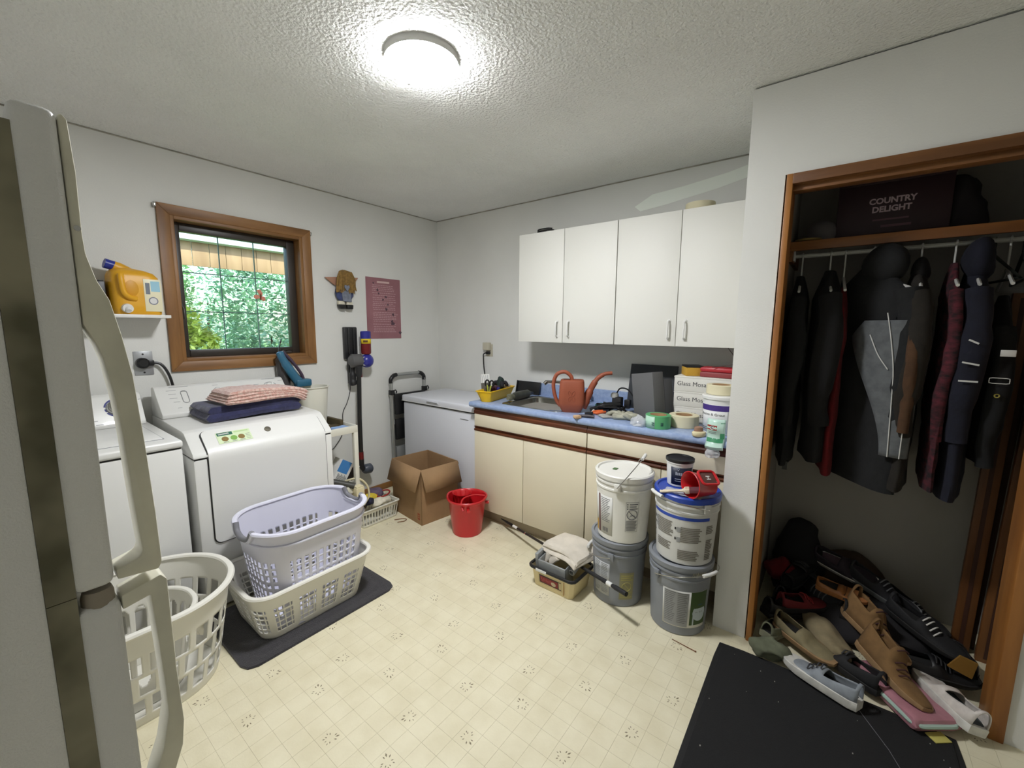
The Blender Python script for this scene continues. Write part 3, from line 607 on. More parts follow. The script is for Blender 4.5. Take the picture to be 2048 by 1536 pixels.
# ------------------------------------------------------------------ plastic shelving unit beside the dryer
M_shelfp = mat('white_shelving', (222, 220, 206), .45)
su = thing('utility_shelf', 'white plastic shelving unit between dryer and vacuum', 'shelf unit', (.29, -1.39, 0))
for z in (.735, .30):
    B('shelf_tray', MB().box(.07, .51, -1.545, -1.24, z-.012, z, bev=.003).box(.07, .51, -1.545, -1.535, z-.015, z+.035, bev=.003).box(.07, .51, -1.25, -1.24, z-.015, z+.035, bev=.003).box(.5, .512, -1.545, -1.24, z-.015, z+.035, bev=.003).box(.068, .08, -1.545, -1.24, z-.015, z+.035, bev=.003), M_shelfp, su)
for x in (.085, .495):
    for y in (-1.53, -1.255): B('leg', MB().box(x-.016, x+.016, y-.016, y+.016, 0, .722, bev=.005), M_shelfp, su)
wbk = thing('waste_bin', 'tall white plastic bin standing on the utility shelf', 'bin', (.2, -1.395, .7355))
build('shell', MB().loft([jr(0, .14, .15, .06), jr(.004, .146, .156, .06), jr(.29, .185, .205, .085), jr(.295, .2, .22, .09), jr(.3, .2, .22, .09), jr(.3, .18, .2, .085), jr(.02, .138, .148, .06)]), M_shelfp, wbk)
hv = thing('hand_vacuum', 'teal and grey handheld vacuum standing behind the white bin', 'vacuum', (.06, -1.5, .7355))
M_teal = mat('teal_plastic', (44, 100, 128), .3, coat=.4); M_smoke = mat('smoky_plastic', (74, 72, 72), .25)
def HV(n, mb, m): return B(n, mb, m, hv)
HV('body', MB().tube(catmull([(.035, -1.50, .7355), (.035, -1.513, .95), (.04, -1.515, 1.12), (.05, -1.525, 1.25)], 5), [.034]*5+[.042]*5+[.046]*5+[.03], 14), M_smoke)
HV('shell', MB().tube(catmull([(.09, -1.555, 1.285), (.1, -1.545, 1.24), (.11, -1.5, 1.15), (.115, -1.455, 1.075), (.115, -1.42, 1.045)], 6), [.014]+[.026]*8+[.031]*9+[.034]*6+[.03], 14, flat=.7), M_teal)
HV('nozzle', MB().box(.08, .15, -1.475, -1.365, 1.03, 1.085, bev=.014), M_teal)
HV('dust_cup', MB().tube([(.06, -1.525, 1.22), (.075, -1.47, 1.12), (.08, -1.43, 1.06)], [.02, .034, .036], 14), M_smoke)
HV('side_strip', MB().tube(catmull([(.075, -1.53, 1.285), (.085, -1.47, 1.21), (.09, -1.42, 1.13), (.09, -1.40, 1.08)], 5), .011, 8), mat('plum_plastic', (70, 56, 74), .4))
HV('cord', MB().tube(catmull([(.06, -1.552, 1.27), (.055, -1.535, 1.33), (.05, -1.52, 1.37)], 5), .004, 6), M_black)
sp = tag(B('blue_sponge_cloth', slab(.1, .11, .022, .01, .003, 30, 3).warp(lambda p: Vector((.43+p.x, -1.32+p.y, .7355+p.z))), mat('light_blue_cloth', (140, 170, 214), .9), None), 'light blue cloth lying on top of the utility shelf', 'cloth')
tg = B('olive_board', MB().box(.16, .36, -1.285, -1.26, .7355, .79, bev=.003).box(.30, .36, -1.36, -1.262, .7355, .757, bev=.003), mat('olive_brown_board', (74, 62, 36), .6), None); tag(tg, 'dark olive board behind the blue cloth on the shelf', 'board')
tag(B('teal_dustpan', MB().prism([(-1.275, .7355), (-1.255, .7355), (-1.255, .745), (-1.272, .86), (-1.278, .86)], 'x', .1, .14), mat('teal_sheet', (70, 130, 150), .5), None), 'teal dustpan edge peeking out behind white bin', 'dustpan')
vk = thing('vent_kit_box', 'white and blue boxed kit tilted on the lower shelf', 'box', (.33, -1.42, .302), rot=(math.radians(-33), 0, 0))
build('carton', MB().box(-.05, .05, 0, .16, 0, .24, bev=.002), M_white, vk)
build('blue_patch', MB().box(.0502, .0508, .0, .085, .15, .24), mat('print_blue', (66, 132, 196), .5), vk)
pm = MB().box(.0502, .0508, .105, .15, .05, .235)
build('black_patch', pm, M_black, vk)
pm = MB()
for k in range(9): pm.box(.0502, .0506, .018+.009*k, .022+.009*k, .04, .04+.1-.006*(k % 3))
for k in range(3): pm.box(.0502, .0507, .01+.022*k, .024+.022*k, .004, .03)
build('fine_print', pm, mat('print_black', (60, 60, 62), .6), vk)
hs = thing('vacuum_hose', 'dark grey tube leaning out of the lower shelf', 'tube', (.45, -1.4, .30))
B('pipe', MB().tube([(.36, -1.47, .40), (.52, -1.29, .335)], .022, 14), mat('dark_grey_tube', (66, 66, 60), .5), hs)
tag(B('white_cable', MB().tube(catmull([(.42, -1.38, .30), (.45, -1.33, .36), (.5, -1.25, .375), (.53, -1.2, .32), (.54, -1.19, .24), (.52, -1.22, .17)], 7), .007, 8), mat('cream_cable', (214, 204, 168), .5), None), 'cream cable looping out of the utility shelf', 'cable')
tag(B('cream_tin', MB().box(.5, .56, -1.30, -1.235, .255, .325, bev=.006).box(.505, .555, -1.295, -1.24, .325, .334, bev=.003), mat('cream_tin', (224, 214, 178), .45), None), 'small cream carton on front edge of lower shelf', 'carton')

# ------------------------------------------------------------------ baskets
M_bask = mat('white_basket', (226, 224, 214), .4); M_lil = mat('lilac_white_basket', (214, 214, 228), .4); M_grip = mat('grey_grip', (118, 118, 124), .5)
def basket(root, name, m, rim, base, h, nu, nv, hole, z0=0, rim_r=.012, notch=None, loc=(0, 0, 0)):
    """shell of a laundry basket with true openings; rim/base = (w, l, r)"""
    def ring(t):
        q = t**.9; return rrect(*[b_+(r_-b_)*q for r_, b_ in zip(rim, base)], nu)
    rings = [ring(j/nv) for j in range(nv+1)]
    def zt(i, j):
        z = z0+h*j/nv
        if notch: z -= notch(i/nu)*max(0, (j/nv-.72)/.28)
        return z
    mb = MB().grid(lambda i, j: (rings[j][i % nu][0], rings[j][i % nu][1], zt(i, j)), nu, nv, closed_u=True, skip=lambda i, j: hole((i+.5)/nu, (j+.5)/nv))
    o = build(name, mb, m, root, loc, solid=.0032)
    build('floor_panel', MB().loft([[(x, y, z0) for x, y in rings[0]], [(x*1.0, y*1.0, z0+.004) for x, y in rings[0]]]), m, root, loc)
    build('rim', MB().tube([(rings[nv][i][0]*1.01, rings[nv][i][1]*1.01, zt(i, nv)) for i in range(nu)], rim_r, 8, closed=True, flat=.75), m, root, loc)
    return o
# low basket
def h1(u, v):
    if not .14 < v < .74: return False
    r = int((v-.14)/.6*5*2); a = u*176
    if r % 2 == 1 and ((v-.14)/.6*10) % 2 > 1.55: return False
    per = u*4 % 1
    for s in (.10, .37, .63, .90) if True else (): pass
    x = u*16 % 1
    return .18 < x < .86 and int(x*8) % 2 == 0 if False else (.12 < x < .82 and (x*8 % 1) < .62 and ((v-.14)/.6*5 % 1) < .72)
lo = thing('laundry_basket', 'low wide white laundry basket on the dark rug, holding the lilac one', 'laundry basket', (1.02, -1.925, .012), group='laundry baskets')
basket(lo, 'shell', M_bask, (.46, .60, .09), (.36, .49, .07), .245, 320, 40, h1, rim_r=.013)
# tall lilac basket inside it
def h3(u, v):
    if not .14 < v < .74: return False
    a = u*4 % 1; b = (v-.14)/.60*8 % 1
    if b > .66: return False
    for c, w_, n in ((.0, 0, 0),): pass
    x = ((u+.0325) % .25)/.25                      # four faces
    long_face = int((u+.0) * 4) % 2
    k = u*44 % 1
    near_corner = min(abs(((u-.125) % .25)-.0), abs(((u-.125) % .25)-.25)) < .018
    return k < .62 and not near_corner
def notch(u):
    d = min(abs(u-.25), abs(u-.75)); return .05*max(0, 1-(d/.055)**4) if d < .055 else 0
la = thing('laundry_basket', 'tall lilac white laundry basket with grey grips nested in the low one', 'laundry basket', (1.05, -1.90, .022), .03, group='laundry baskets')
basket(la, 'shell', M_lil, (.44, .565, .16), (.30, .42, .09), .51, 308, 56, h3, rim_r=.013, notch=notch)
build('lower_rim', MB().tube([(x*.985, y*.985, .45) for x, y in rrect(.44, .565, .16, 120)], .006, 6, closed=True), M_lil, la)
for s in (-1, 1):
    build('grip', MB().tube(catmull([(-.085, s*.281, .515), (-.06, s*.286, .478), (0, s*.289, .465), (.06, s*.286, .478), (.085, s*.281, .515)], 6), .013, 10), M_grip, la)
build('tag_slot', MB().tube([(x, y, z) for x, y, z in [(-.214, -.06, .47), (-.214, .06, .47), (-.211, .06, .445), (-.211, -.06, .445)]], .002, 5, closed=True), M_grip, la)
# curved basket at the left
def h2_(u, v):
    if not .08 < v < .78: return False
    r = (v-.08)/.7*3; row = int(r); fr = r-row; x = (u*26+.5*(row % 2)) % 1
    return .14 < x < .86 and .1 < fr < .9
lk = thing('laundry_basket', 'oval white laundry basket with large openings, beside the refrigerator', 'laundry basket', (1.055, -2.60, 0), group='laundry baskets')
basket(lk, 'shell', M_bask, (.54, .68, .265), (.40, .54, .19), .40, 312, 48, h2_, rim_r=.014)
def h4(u, v):
    if not .3 < v < .86: return False
    x = u*22 % 1; e = ((v-.58)/.26)**2+((x-.5)/.36)**2*.6
    return .2 < x < .8 and e < 1
ls = thing('small_basket', 'small white basket with slots lying inside the oval laundry basket', 'basket', (1.04, -2.62, .008))
basket(ls, 'shell', M_bask, (.36, .46, .17), (.28, .36, .13), .30, 264, 36, h4, rim_r=.011)
# rugs
M_rug = mat('charcoal_rug', (46, 44, 50), .95, var=.25, vscale=60, bump=.8, bscale=300, sheen=.3)
rg = thing('bath_rug', 'charcoal memory foam rug in front of the dryer', 'rug', (1.033, -1.91, 0))
build('pile', MB().loft([[(x, y, z) for x, y in rrect(.53-i, .77-i, .055, 60)] for z, i in ((0, 0), (.006, -.002), (.010, .004), (.011, .07), (.0095, .09), (.011, .11), (.011, .3))]), M_rug, rg)
M_mat = mat('black_doormat', (26, 26, 27), .95, bump=.8, bscale=500)
dm = thing('door_mat', 'large black doormat with crumbs in front of the closet', 'mat', (3.235, -1.43, 0), .012)
build('carpet', MB().box(-.375, .375, -.575, .575, .003, .011, bev=.003), M_mat, dm)
build('rubber_edge', MB().loft([[(x, y, z) for x, y in rrect(w_, l_, .02, 40)] for w_, l_, z in ((.79, 1.19, 0), (.785, 1.185, .005), (.76, 1.16, .005))]), mat('black_rubber', (20, 20, 21), .7), dm)
M_crumb = mat('crumb', (170, 166, 158), .9); rnd = random.Random(5)
cm = MB()
for _ in range(26):
    x, y = rnd.uniform(-.36, .36), rnd.uniform(-.5, .56); r = rnd.uniform(.0007, .0018); cm.box(x-r, x+r, y-r, y+r*1.5, .011, .0115+r)
c_ = build('crumbs', cm, M_crumb, dm); c_['kind'] = 'stuff'
tag(B('loose_thread', MB().tube([(3.335, -.9, .0135), (3.42, -1.05, .0135), (3.50, -1.25, .0135), (3.52, -1.32, .0135)], .0009, 5), mat('grey_thread', (120, 118, 124), .8), None), 'long pale thread lying on the black doormat', 'thread')
# ------------------------------------------------------------------ chest freezer
M_frz = mat('freezer_white', (214, 216, 222), .4, bump=.12, bscale=260)
cz = thing('chest_freezer', 'white chest freezer in the corner next to the counter', 'freezer', (.577, -.29, 0))
B('body', MB().box(.13, 1.02, -.545, -.03, .02, .802, bev=.012), M_frz, cz)
B('lid_seal', MB().box(.14, 1.01, -.538, -.035, .80, .812), M_dgap, cz)
ld = B('lid', MB().box(.122, 1.03, -.558, -.022, .810, .866, bev=.014, seg=3), M_frz, cz)
B('lid_handle', MB().box(.46, .60, -.566, -.556, .832, .852, bev=.003), M_frz, ld)
B('handle_recess', MB().box(.468, .592, -.5672, -.5658, .836, .843), M_gprint, ld)
B('lid_trim', MB().box(.125, 1.027, -.5595, -.557, .814, .819), M_white, ld)
B('badge', MB().box(.84, .93, -.5475, -.545, .742, .747), M_gprint, cz)
for x in (.2, .95):
    for y in (-.48, -.1): B('foot', MB().lathe([(.02, 0), (.02, .03)], (x, y, 0), 12), M_black, cz)

# ------------------------------------------------------------------ base cabinets and worktop
M_cream = mat('cream_laminate', (224, 215, 190), .5, var=.03, vscale=3, bump=.04, bscale=300)
M_carc = mat('carcass_grey', (150, 146, 138), .6)
M_walnut = wood('walnut_pull', (108, 58, 28), (66, 32, 16), (.12, 1, 1), .4, 22)
M_toe = mat('toe_kick', (170, 158, 136), .6)
def base_unit(name, label, x0, x1, doors, cx):
    t = thing(name, label, 'cabinet', (cx, -.3, 0))
    B('carcass', MB().box(x0, x1, -.598, -.003, .10, .876), M_carc, t)
    B('toe_kick', MB().box(x0, x1, -.545, -.53, 0, .10), M_toe, t)
    B('drawer_front', MB().box(x0+.002, x1-.002, -.619, -.6, .737, .829, bev=.002), M_cream, t)
    B('top_rail', MB().prism([(-.6, .831), (-.622, .831), (-.624, .85), (-.616, .858), (-.622, .874), (-.6, .874)], 'x', x0, x1), M_walnut, t)
    for a_, b_ in doors:
        d = B('door', MB().box(a_+.002, b_-.002, -.619, -.6, .103, .701, bev=.002), M_cream, t)
        B('pull_rail', MB().prism([(-.6, .702), (-.622, .702), (-.625, .712), (-.612, .722), (-.625, .735), (-.6, .735)], 'x', a_+.001, b_-.001), M_walnut, d)
    return t
base_unit('base_cabinet', 'cream sink cabinet with two doors and dark wood pulls', 1.06, 1.993, ((1.06, 1.514), (1.514, 1.993)), 1.53)
base_unit('base_cabinet', 'cream base cabinet behind the stacked pails', 1.996, 2.781, ((1.996, 2.45), (2.45, 2.781)), 2.39)
M_blue = mat('blue_laminate', (156, 174, 206), .35, col2=(136, 156, 194), vscale=45, detail=5, coat=.2)
M_steel = mat('stainless', (172, 171, 164), .2, .95)
ct = thing('worktop', 'blue speckled laminate worktop with backsplash and steel sink', 'countertop', (1.9, -.3, .878))
SX0, SX1, SY0, SY1 = 1.275, 1.74, -.535, -.12
prof = [(-.628, .878), (-.636, .886), (-.638, .9), (-.634, .911), (-.624, .9155)]
def strip(x0, x1): return MB().prism(prof+[(SY0, .9155), (SY0, .878)], 'x', x0, x1)
B('slab', strip(1.022, 2.782).box(1.022, SX0, SY0, -.02, .878, .9155).box(SX1, 2.782, SY0, -.02, .878, .9155).box(SX0, SX1, SY1, -.02, .878, .9155), M_blue, ct)
B('backsplash', MB().box(1.022, 2.782, -.0205, -.002, .878, 1.012, bev=.004), M_blue, ct)
scx, scy = (SX0+SX1)/2, (SY0+SY1)/2; sw, sl_ = SX1-SX0, SY1-SY0
def sr(w_, l_, r, z): return [(x+scx, y+scy, z) for x, y in rrect(w_, l_, r, 64)]
sk = B('sink', MB().loft([sr(sw+.05, sl_+.05, .05, .916), sr(sw+.048, sl_+.048, .05, .9185), sr(sw-.01, sl_-.01, .06, .9185), sr(sw-.02, sl_-.02, .06, .914), sr(sw-.04, sl_-.04, .06, .78), sr(sw-.07, sl_-.07, .06, .755), sr(sw-.12, sl_-.12, .06, .75), sr(.09, .09, .04, .745)], caps=False), M_steel, ct)
B('drain', MB().lathe([(.045, .744), (.045, .746), (.03, .742), (.002, .742)], (scx, scy, 0), 24), M_chrome, sk)
fa = thing('faucet', 'chrome sink faucet with swivel spout behind the watering can', 'faucet', (1.64, -.07, .9155))
B('base', MB().box(1.55, 1.73, -.095, -.045, .9155, .935, bev=.008), M_chrome, fa)
B('spout', MB().tube(catmull([(1.64, -.07, .93), (1.64, -.07, 1.0), (1.62, -.1, 1.045), (1.53, -.2, 1.062), (1.455, -.27, 1.066)], 6), .011, 12), M_chrome, fa)
B('aerator', MB().tube([(1.465, -.262, 1.066), (1.452, -.275, 1.05)], .014, 14), mat('aerator_dark', (90, 86, 76), .35, .6), fa)
for s in (-.075, .075): B('tap_handle', MB().lathe([(.014, .935), (.012, .95), (.022, .96), (.02, .985), (.001, .987)], (1.64+s, -.07, 0), 16), M_chrome, fa)

# ------------------------------------------------------------------ wall cabinets
M_cab = mat('cabinet_white', (222, 221, 214), .55, bump=.06, bscale=40)
def handle(p, x, d):
    h = B('handle', MB().tube(catmull([(x, -.345, 1.51), (x, -.362, 1.505), (x, -.368, 1.49), (x, -.368, 1.425), (x, -.362, 1.41), (x, -.345, 1.405)], 4), .0055, 8).tube([(x, -.343, 1.405), (x, -.349, 1.405)], .009, 10).tube([(x, -.343, 1.51), (x, -.349, 1.51)], .009, 10), M_white, d)
for x0, x1, lb_ in ((1.256, 2.019, 'white two-door wall cabinet with a coiled cord on top'), (2.021, 2.784, 'white two-door wall cabinet beside the closet, tape roll on top')):
    t = thing('wall_cabinet', lb_, 'cabinet', ((x0+x1)/2, -.16, 1.362), group='white wall cabinets')
    B('carcass', MB().box(x0, x1, -.322, -.002, 1.366, 2.122, bev=.001), M_cab, t)
    B('door_shadow_gap', MB().box(x0+.005, x1-.005, -.3255, -.32, 1.372, 2.118), M_dgap, t)
    xm = (x0+x1)/2
    for a_, b_, hx in ((x0, xm, xm-.042), (xm, x1, xm+.05)):
        d = B('door', MB().box(a_+.0018, b_-.0018, -.343, -.325, 1.362, 2.127, bev=.0015), M_cab, t); handle(t, hx, d)
# on top of them
M_mask = mat('masking_tape', (216, 208, 176), .8)
tr = thing('tape_roll', 'cream tape roll lying on top of the wall cabinet', 'tape', (2.46, -.21, 2.123))
build('roll', MB().lathe([(.045, 0), (.08, 0), (.08, .055), (.045, .055)], n=36, caps=False), M_mask, tr); build('core', MB().lathe([(.044, 0), (.044, .055)], n=30, caps=False), mat('cardboard_core', (150, 118, 82), .9), tr, solid=.003)
cc = thing('coiled_cord', 'black coiled cord lying on the left wall cabinet', 'cord', (1.42, -.25, 2.123))
pts = [((.062+.005*math.sin(3*a_))*math.cos(a_), (.04+.004*math.cos(2*a_))*math.sin(a_), .012+.0016*a_) for a_ in [i*.25 for i in range(76)]]
build('coil', MB().tube(pts, .005, 6), M_black, cc)
build('plug', MB().box(.02, .05, -.06, -.04, .002, .022, bev=.004), M_black, cc)

# ------------------------------------------------------------------ wall outlet above the freezer
ol = thing('wall_outlet', 'beige wall outlet with adapter and short black lead above freezer', 'outlet', (.67, -.003, 1.26))
M_beige = mat('beige_outlet', (190, 184, 164), .5)
B('plate', MB().box(.64, .715, -.006, 0, 1.205, 1.315, bev=.002), M_beige, ol)
B('adapter', MB().box(.625, .70, -.04, -.006, 1.262, 1.33, bev=.005), M_beige, ol)
B('plug', MB().box(.655, .695, -.035, -.006, 1.225, 1.25, bev=.006), M_black, ol)
B('lead', MB().tube(catmull([(.66, -.03, 1.237), (.635, -.035, 1.225), (.628, -.03, 1.19), (.635, -.03, 1.1), (.66, -.03, .95), (.66, -.03, .87)], 5), .0055, 8), M_black, ol)

# ------------------------------------------------------------------ folded step ladder in the corner
M_alu = mat('brushed_aluminium', (176, 178, 176), .35, .75)
la_ = thing('step_ladder', 'folded aluminium step ladder leaning in the corner behind the freezer', 'ladder', (.06, -.45, 0))
LY0, LY1 = -.61, -.235
for y in (LY0, LY1):
    B('side_rail', MB().tube([(.075, y-.004 if y == LY0 else y, .0), (.045, y, .92), (.045, y, .985)], .014, 10, flat=1.3), M_alu, la_)
    B('foot', MB().box(.05, .105, y-.02, y+.02, 0, .06, bev=.006), M_black, la_)
    s = 1 if y == LY0 else -1
    B('corner_grip', MB().tube(catmull([(.045, y, .965), (.045, y, 1.0), (.045, y+s*.03, 1.03), (.045, y+s*.062, 1.038)], 5), .018, 10), M_black, la_)
    B('rail_clip', MB().box(.03, .075, y-.02, y+.02, .86, .905, bev=.006).tube([(.05, y+.015, .895), (.05, y+.045, .9), (.05, y+.055, .885), (.05, y+.05, .87)], .006, 6), M_black, la_)
B('top_bar', MB().tube([(.045, LY0+.055, 1.038), (.045, LY1-.055, 1.038)], .014, 10), M_alu, la_)
for z in (.3, .55, .78): B('step', MB().box(.06, .085, LY0+.015, LY1-.015, z-.1, z+.09, bev=.006), M_black if z > .5 else M_alu, la_)

# ------------------------------------------------------------------ open cardboard box
M_card = mat('cardboard', (156, 124, 88), .85, var=.08, vscale=10, bump=.08, bscale=90); M_cardi = mat('cardboard_inside', (150, 114, 72), .9, var=.08, vscale=10)
cb = thing('cardboard_box', 'open brown cardboard box with splayed flaps beside the freezer', 'box', (.652, -.758, 0), math.radians(-7))
bw, bl_, bh = .205, .168, .425
build('base_panel', MB().box(-bw, bw, -bl_, bl_, 0, .004), M_cardi, cb)
for b in ((-bw, bw, -bl_, -bl_+.004), (-bw, bw, bl_-.004, bl_), (-bw, -bw+.004, -bl_, bl_), (bw-.004, bw, -bl_, bl_)): build('side_panel', MB().box(*b, .002, bh), M_card, cb)
def flap(axis, s, l, ang):
    c, sn_ = math.cos(ang), math.sin(ang)
    if axis == 'y': v = [(-bw, s*bl_, bh), (bw, s*bl_, bh), (bw-.004, s*(bl_+l*sn_), bh-l*c), (-bw+.004, s*(bl_+l*sn_), bh-l*c)]
    else: v = [(s*bw, -bl_, bh), (s*bw, bl_, bh), (s*(bw+l*sn_), bl_-.004, bh-l*c), (s*(bw+l*sn_), -bl_+.004, bh-l*c)]
    build('flap', MB().add(v, [(0, 1, 2, 3)]), M_card, cb, solid=.004, off=0)
flap('y', -1, .165, .30); flap('x', 1, .165, .36); flap('x', -1, .165, .12); flap('y', 1, .03, .5)
build('printed_mark', MB().box(.150, .180, -bl_-.0006, -bl_, .035, .085, 0).box(.155, .175, -bl_-.0009, -bl_, .05, .056, 1).box(.155, .175, -bl_-.0009, -bl_, .065, .071, 1), [mat('print_rust', (146, 70, 40), .8), M_card], cb)

# ------------------------------------------------------------------ red mop bucket
M_red = mat('bucket_red', (196, 26, 34), .35, coat=.25)
rb = thing('mop_bucket', 'red plastic mop bucket with a wringer insert next to the box', 'bucket', (1.15, -.795, 0))
build('shell', MB().lathe([(.098, 0), (.102, .002), (.106, .02), (.132, .24), (.138, .25), (.146, .252), (.147, .262), (.142, .268), (.134, .262), (.128, .24), (.1, .02), (.001, .018)], n=44, caps=False).warp(lambda p: p+Vector((0, 0, .012*abs(math.cos(math.atan2(p.y, p.x)-.5))**8 if p.z > .25 else 0))), M_red, rb)
wr = MB().lathe([(.066, .272), (.07, .28), (.066, .278), (.06, .272), (.048, .19), (.001, .188)], (-.05, -.0, 0), 30, caps=False)
build('wringer', wr, M_red, rb)
ribs = MB()
for k in range(10):
    A = 2*PI*k/10; ribs.tube([(-.05+.061*math.cos(A), .061*math.sin(A), .27), (-.05+.05*math.cos(A), .05*math.sin(A), .2)], .0035, 5)
build('wringer_ribs', ribs, M_red, rb)
build('handle', MB().tube(catmull([(.08, -.122, .215), (.045, -.105, .255), (.02, -.05, .27), (.04, .03, .272), (.09, .09, .262)], 5), .006, 8), M_red, rb)
for s in (-1, 1): build('handle_lug', MB().tube([(.1*math.cos(.3)+.0, s*.09, .215), (.115, s*.105, .215)], .012, 10), M_red, rb)

# ------------------------------------------------------------------ floor basket by the shelf with odds and ends
def h5(u, v): return .15 < v < .8 and (u*44 % 1) < .6
fb = thing('small_crate', 'small slatted white crate of odds and ends on the floor', 'crate', (.43, -1.10, 0), .0)
basket(fb, 'shell', M_shelfp, (.26, .32, .02), (.23, .29, .02), .13, 264, 14, h5, rim_r=.007)
rnd = random.Random(31)
odds = [('cloth_scrap', (.47, -1.06, .13), (.05, .085, .035), (222, 216, 196), 'crumpled cream cloth scrap in the small floor crate'), ('yellow_glove', (.40, -1.10, .15), (.045, .06, .03), (214, 190, 60), 'yellow rubber glove in the small floor crate'),
        ('purple_rag', (.36, -1.02, .155), (.06, .06, .035), (98, 84, 104), 'grey purple rag at the back of the small crate'), ('navy_cap', (.46, -1.15, .16), (.05, .05, .03), (34, 36, 60), 'dark navy cap on top of the small crate'), ('brown_rag', (.38, -1.17, .125), (.06, .05, .04), (104, 84, 62), 'brown rag in the small crate under the hose')]
for nm, c, r3, col_, lb_ in odds:
    o = B(nm, MB().ball((0, 0, 0), *r3, 18, 12).wob(.022, 18, rnd.random()*9).warp(lambda p: p+Vector(c)), mat('odd_'+nm, col_, .85, var=.2, vscale=30), None); tag(o, lb_, 'cloth')
tag(B('straw_ball', MB().ball((.14, -.96, .21), .035, .04, .035).wob(.01, 30, 2), mat('straw', (206, 194, 160), .9), None), 'pale straw ball under the vacuum head', 'ball') if False else None
tag(B('brush_ring', MB().tube([(.44+.045*math.cos(a_), -1.0+.05*math.sin(a_), .168+.01*math.sin(a_)) for a_ in [2*PI*i/28 for i in range(28)]], .006, 8, closed=True), mat('red_ring', (150, 40, 34), .6), None), 'thin red ring on the rim of the floor crate', 'ring')
ropes = MB().tube(catmull([(.60, -1.02, .004), (.63, -.97, .004), (.66, -.955, .004), (.675, -.985, .004), (.65, -1.03, .004)], 6), .003, 6)
tag(B('brown_string', ropes, mat('string_brown', (122, 82, 52), .9), None), 'loop of brown string on the floor by the crate', 'string')
# ------------------------------------------------------------------ things on the worktop
CT = .9158
pl = thing('planter_tray', 'bright yellow plastic planter tray full of tools on the worktop', 'tray', (1.093, -.405, CT), math.radians(11))
M_py = mat('planter_yellow', (232, 186, 20), .4)
def R4(w_, l_, z, r=.008): return [(x, y, z) for x, y in rrect(w_, l_, r, 32)]
build('trough', MB().loft([R4(.078, .345, 0), R4(.08, .347, .002), R4(.125, .385, .075), R4(.138, .398, .077), R4(.138, .398, .083), R4(.12, .38, .083), R4(.076, .34, .006)]), M_py, pl)
def onpl(x, y, z): return WM[pl.name] @ Vector((x, y, z))
def TL(name, label, cat, x, y, z, rot=None): return thing(name, label, cat, tuple(onpl(x, y, z)), rot=rot)
sc = TL('scissors', 'black and lime handled scissors upright in yellow tray', 'scissors', -.005, -.11, .03, rot=(.15, .1, .5))
for s in (-1, 1):
    build('finger_loop', MB().tube([(s*.017+.015*math.cos(a_), 0, .105+.024*math.sin(a_)) for a_ in [2*PI*i/20 for i in range(20)]], .006, 8, closed=True), M_black, sc)
    build('grip_inlay', MB().tube([(s*.006, -.004, .04), (s*.014, -.006, .09)], [.004, .006], 8), mat('lime_inlay', (178, 190, 80), .5), sc)
build('blade', MB().prism([(-.006, -.025), (.006, -.025), (.008, .05), (-.008, .05)], 'y', -.002, .002), M_steel, sc)
cdx = TL('plastic_sleeve', 'clear sleeve with a striped card standing in the yellow tray', 'sleeve', -.03, -.09, .012, rot=(-.05, -.12, .25))
build('sleeve', MB().box(-.04, .04, 0, .004, 0, .12), mat('dark_sleeve', (92, 88, 80), .4), cdx)
build('card', MB().box(-.036, .036, .001, .003, .09, .185), M_white, cdx)
sp_ = MB()
for k in range(4): sp_.box(-.028+.016*k, -.025+.016*k, .0002, .001, .1, .18)
build('stripe_print', sp_, M_gprint, cdx)
gl = TL('garden_glove', 'dark green black work glove stuffed in the yellow tray', 'glove', .0, .07, .06)
build('palm', MB().ball((0, 0, .045), .032, .03, .06).wob(.012, 22, 3), mat('glove_green', (32, 48, 44), .8), gl)
for k, (x, y) in enumerate(((-.05, -.02), (-.055, .02), (.035, .03), (.04, -.03))): build('finger', MB().tube(catmull([(x*.3, y*.3, .05), (x*.8, y*.8, .06), (x*1.2, y*1.2, .03)], 4), [.014]*8+[.008], 10), mat('glove_black', (28, 26, 32), .8), gl)
tr2 = TL('tape_measure', 'purple and black tape measure in the yellow tray', 'tool', .005, -.02, .05)
build('case', MB().box(-.03, .03, -.03, .02, 0, .055, bev=.012), mat('case_maroon', (62, 30, 44), .5), tr2)
build('clip', MB().box(.03, .034, -.02, .01, .01, .045, bev=.001), M_vb, tr2)
cl_ = TL('white_coil', 'small coil of white cord at the back of the yellow tray', 'cord', .02, .13, .07)
build('coil', MB().tube([(.03*math.cos(a_), .01*math.sin(a_*.3), .03+.03*math.sin(a_)) for a_ in [i*.4 for i in range(48)]], .0035, 6), mat('white_cord', (196, 196, 196), .5), cl_)
bp_ = thing('black_drip_tray', 'black plastic tray leaning on backsplash behind the sink', 'tray', (1.14, -.05, CT), rot=(-.22, 0, 0))
build('panel', MB().box(-.12, .12, -.006, 0, 0, .105, bev=.003).box(-.12, .12, -.016, -.004, 0, .008, bev=.002).box(-.12, -.112, -.016, -.004, 0, .105, bev=.002).box(.112, .12, -.016, -.004, 0, .105, bev=.002), M_black, bp_)
fl_ = thing('spray_bottle', 'dark grey green bottle lying at the left edge of the sink', 'bottle', (1.255, -.3, .9188))
B('bottle', MB().tube(catmull([(1.265, -.41, .95), (1.262, -.3, .952), (1.258, -.2, .95)], 5), [.02]+[.031]*9+[.022], 16), mat('bottle_olive', (58, 60, 52), .4, var=.3, vscale=30), fl_)
B('cap', MB().tube([(1.268, -.48, .945), (1.265, -.405, .95)], [.014, .018], 12).box(1.245, 1.285, -.47, -.43, .93, .975, bev=.008), mat('bottle_sage', (112, 112, 92), .5, var=.3, vscale=30), fl_)
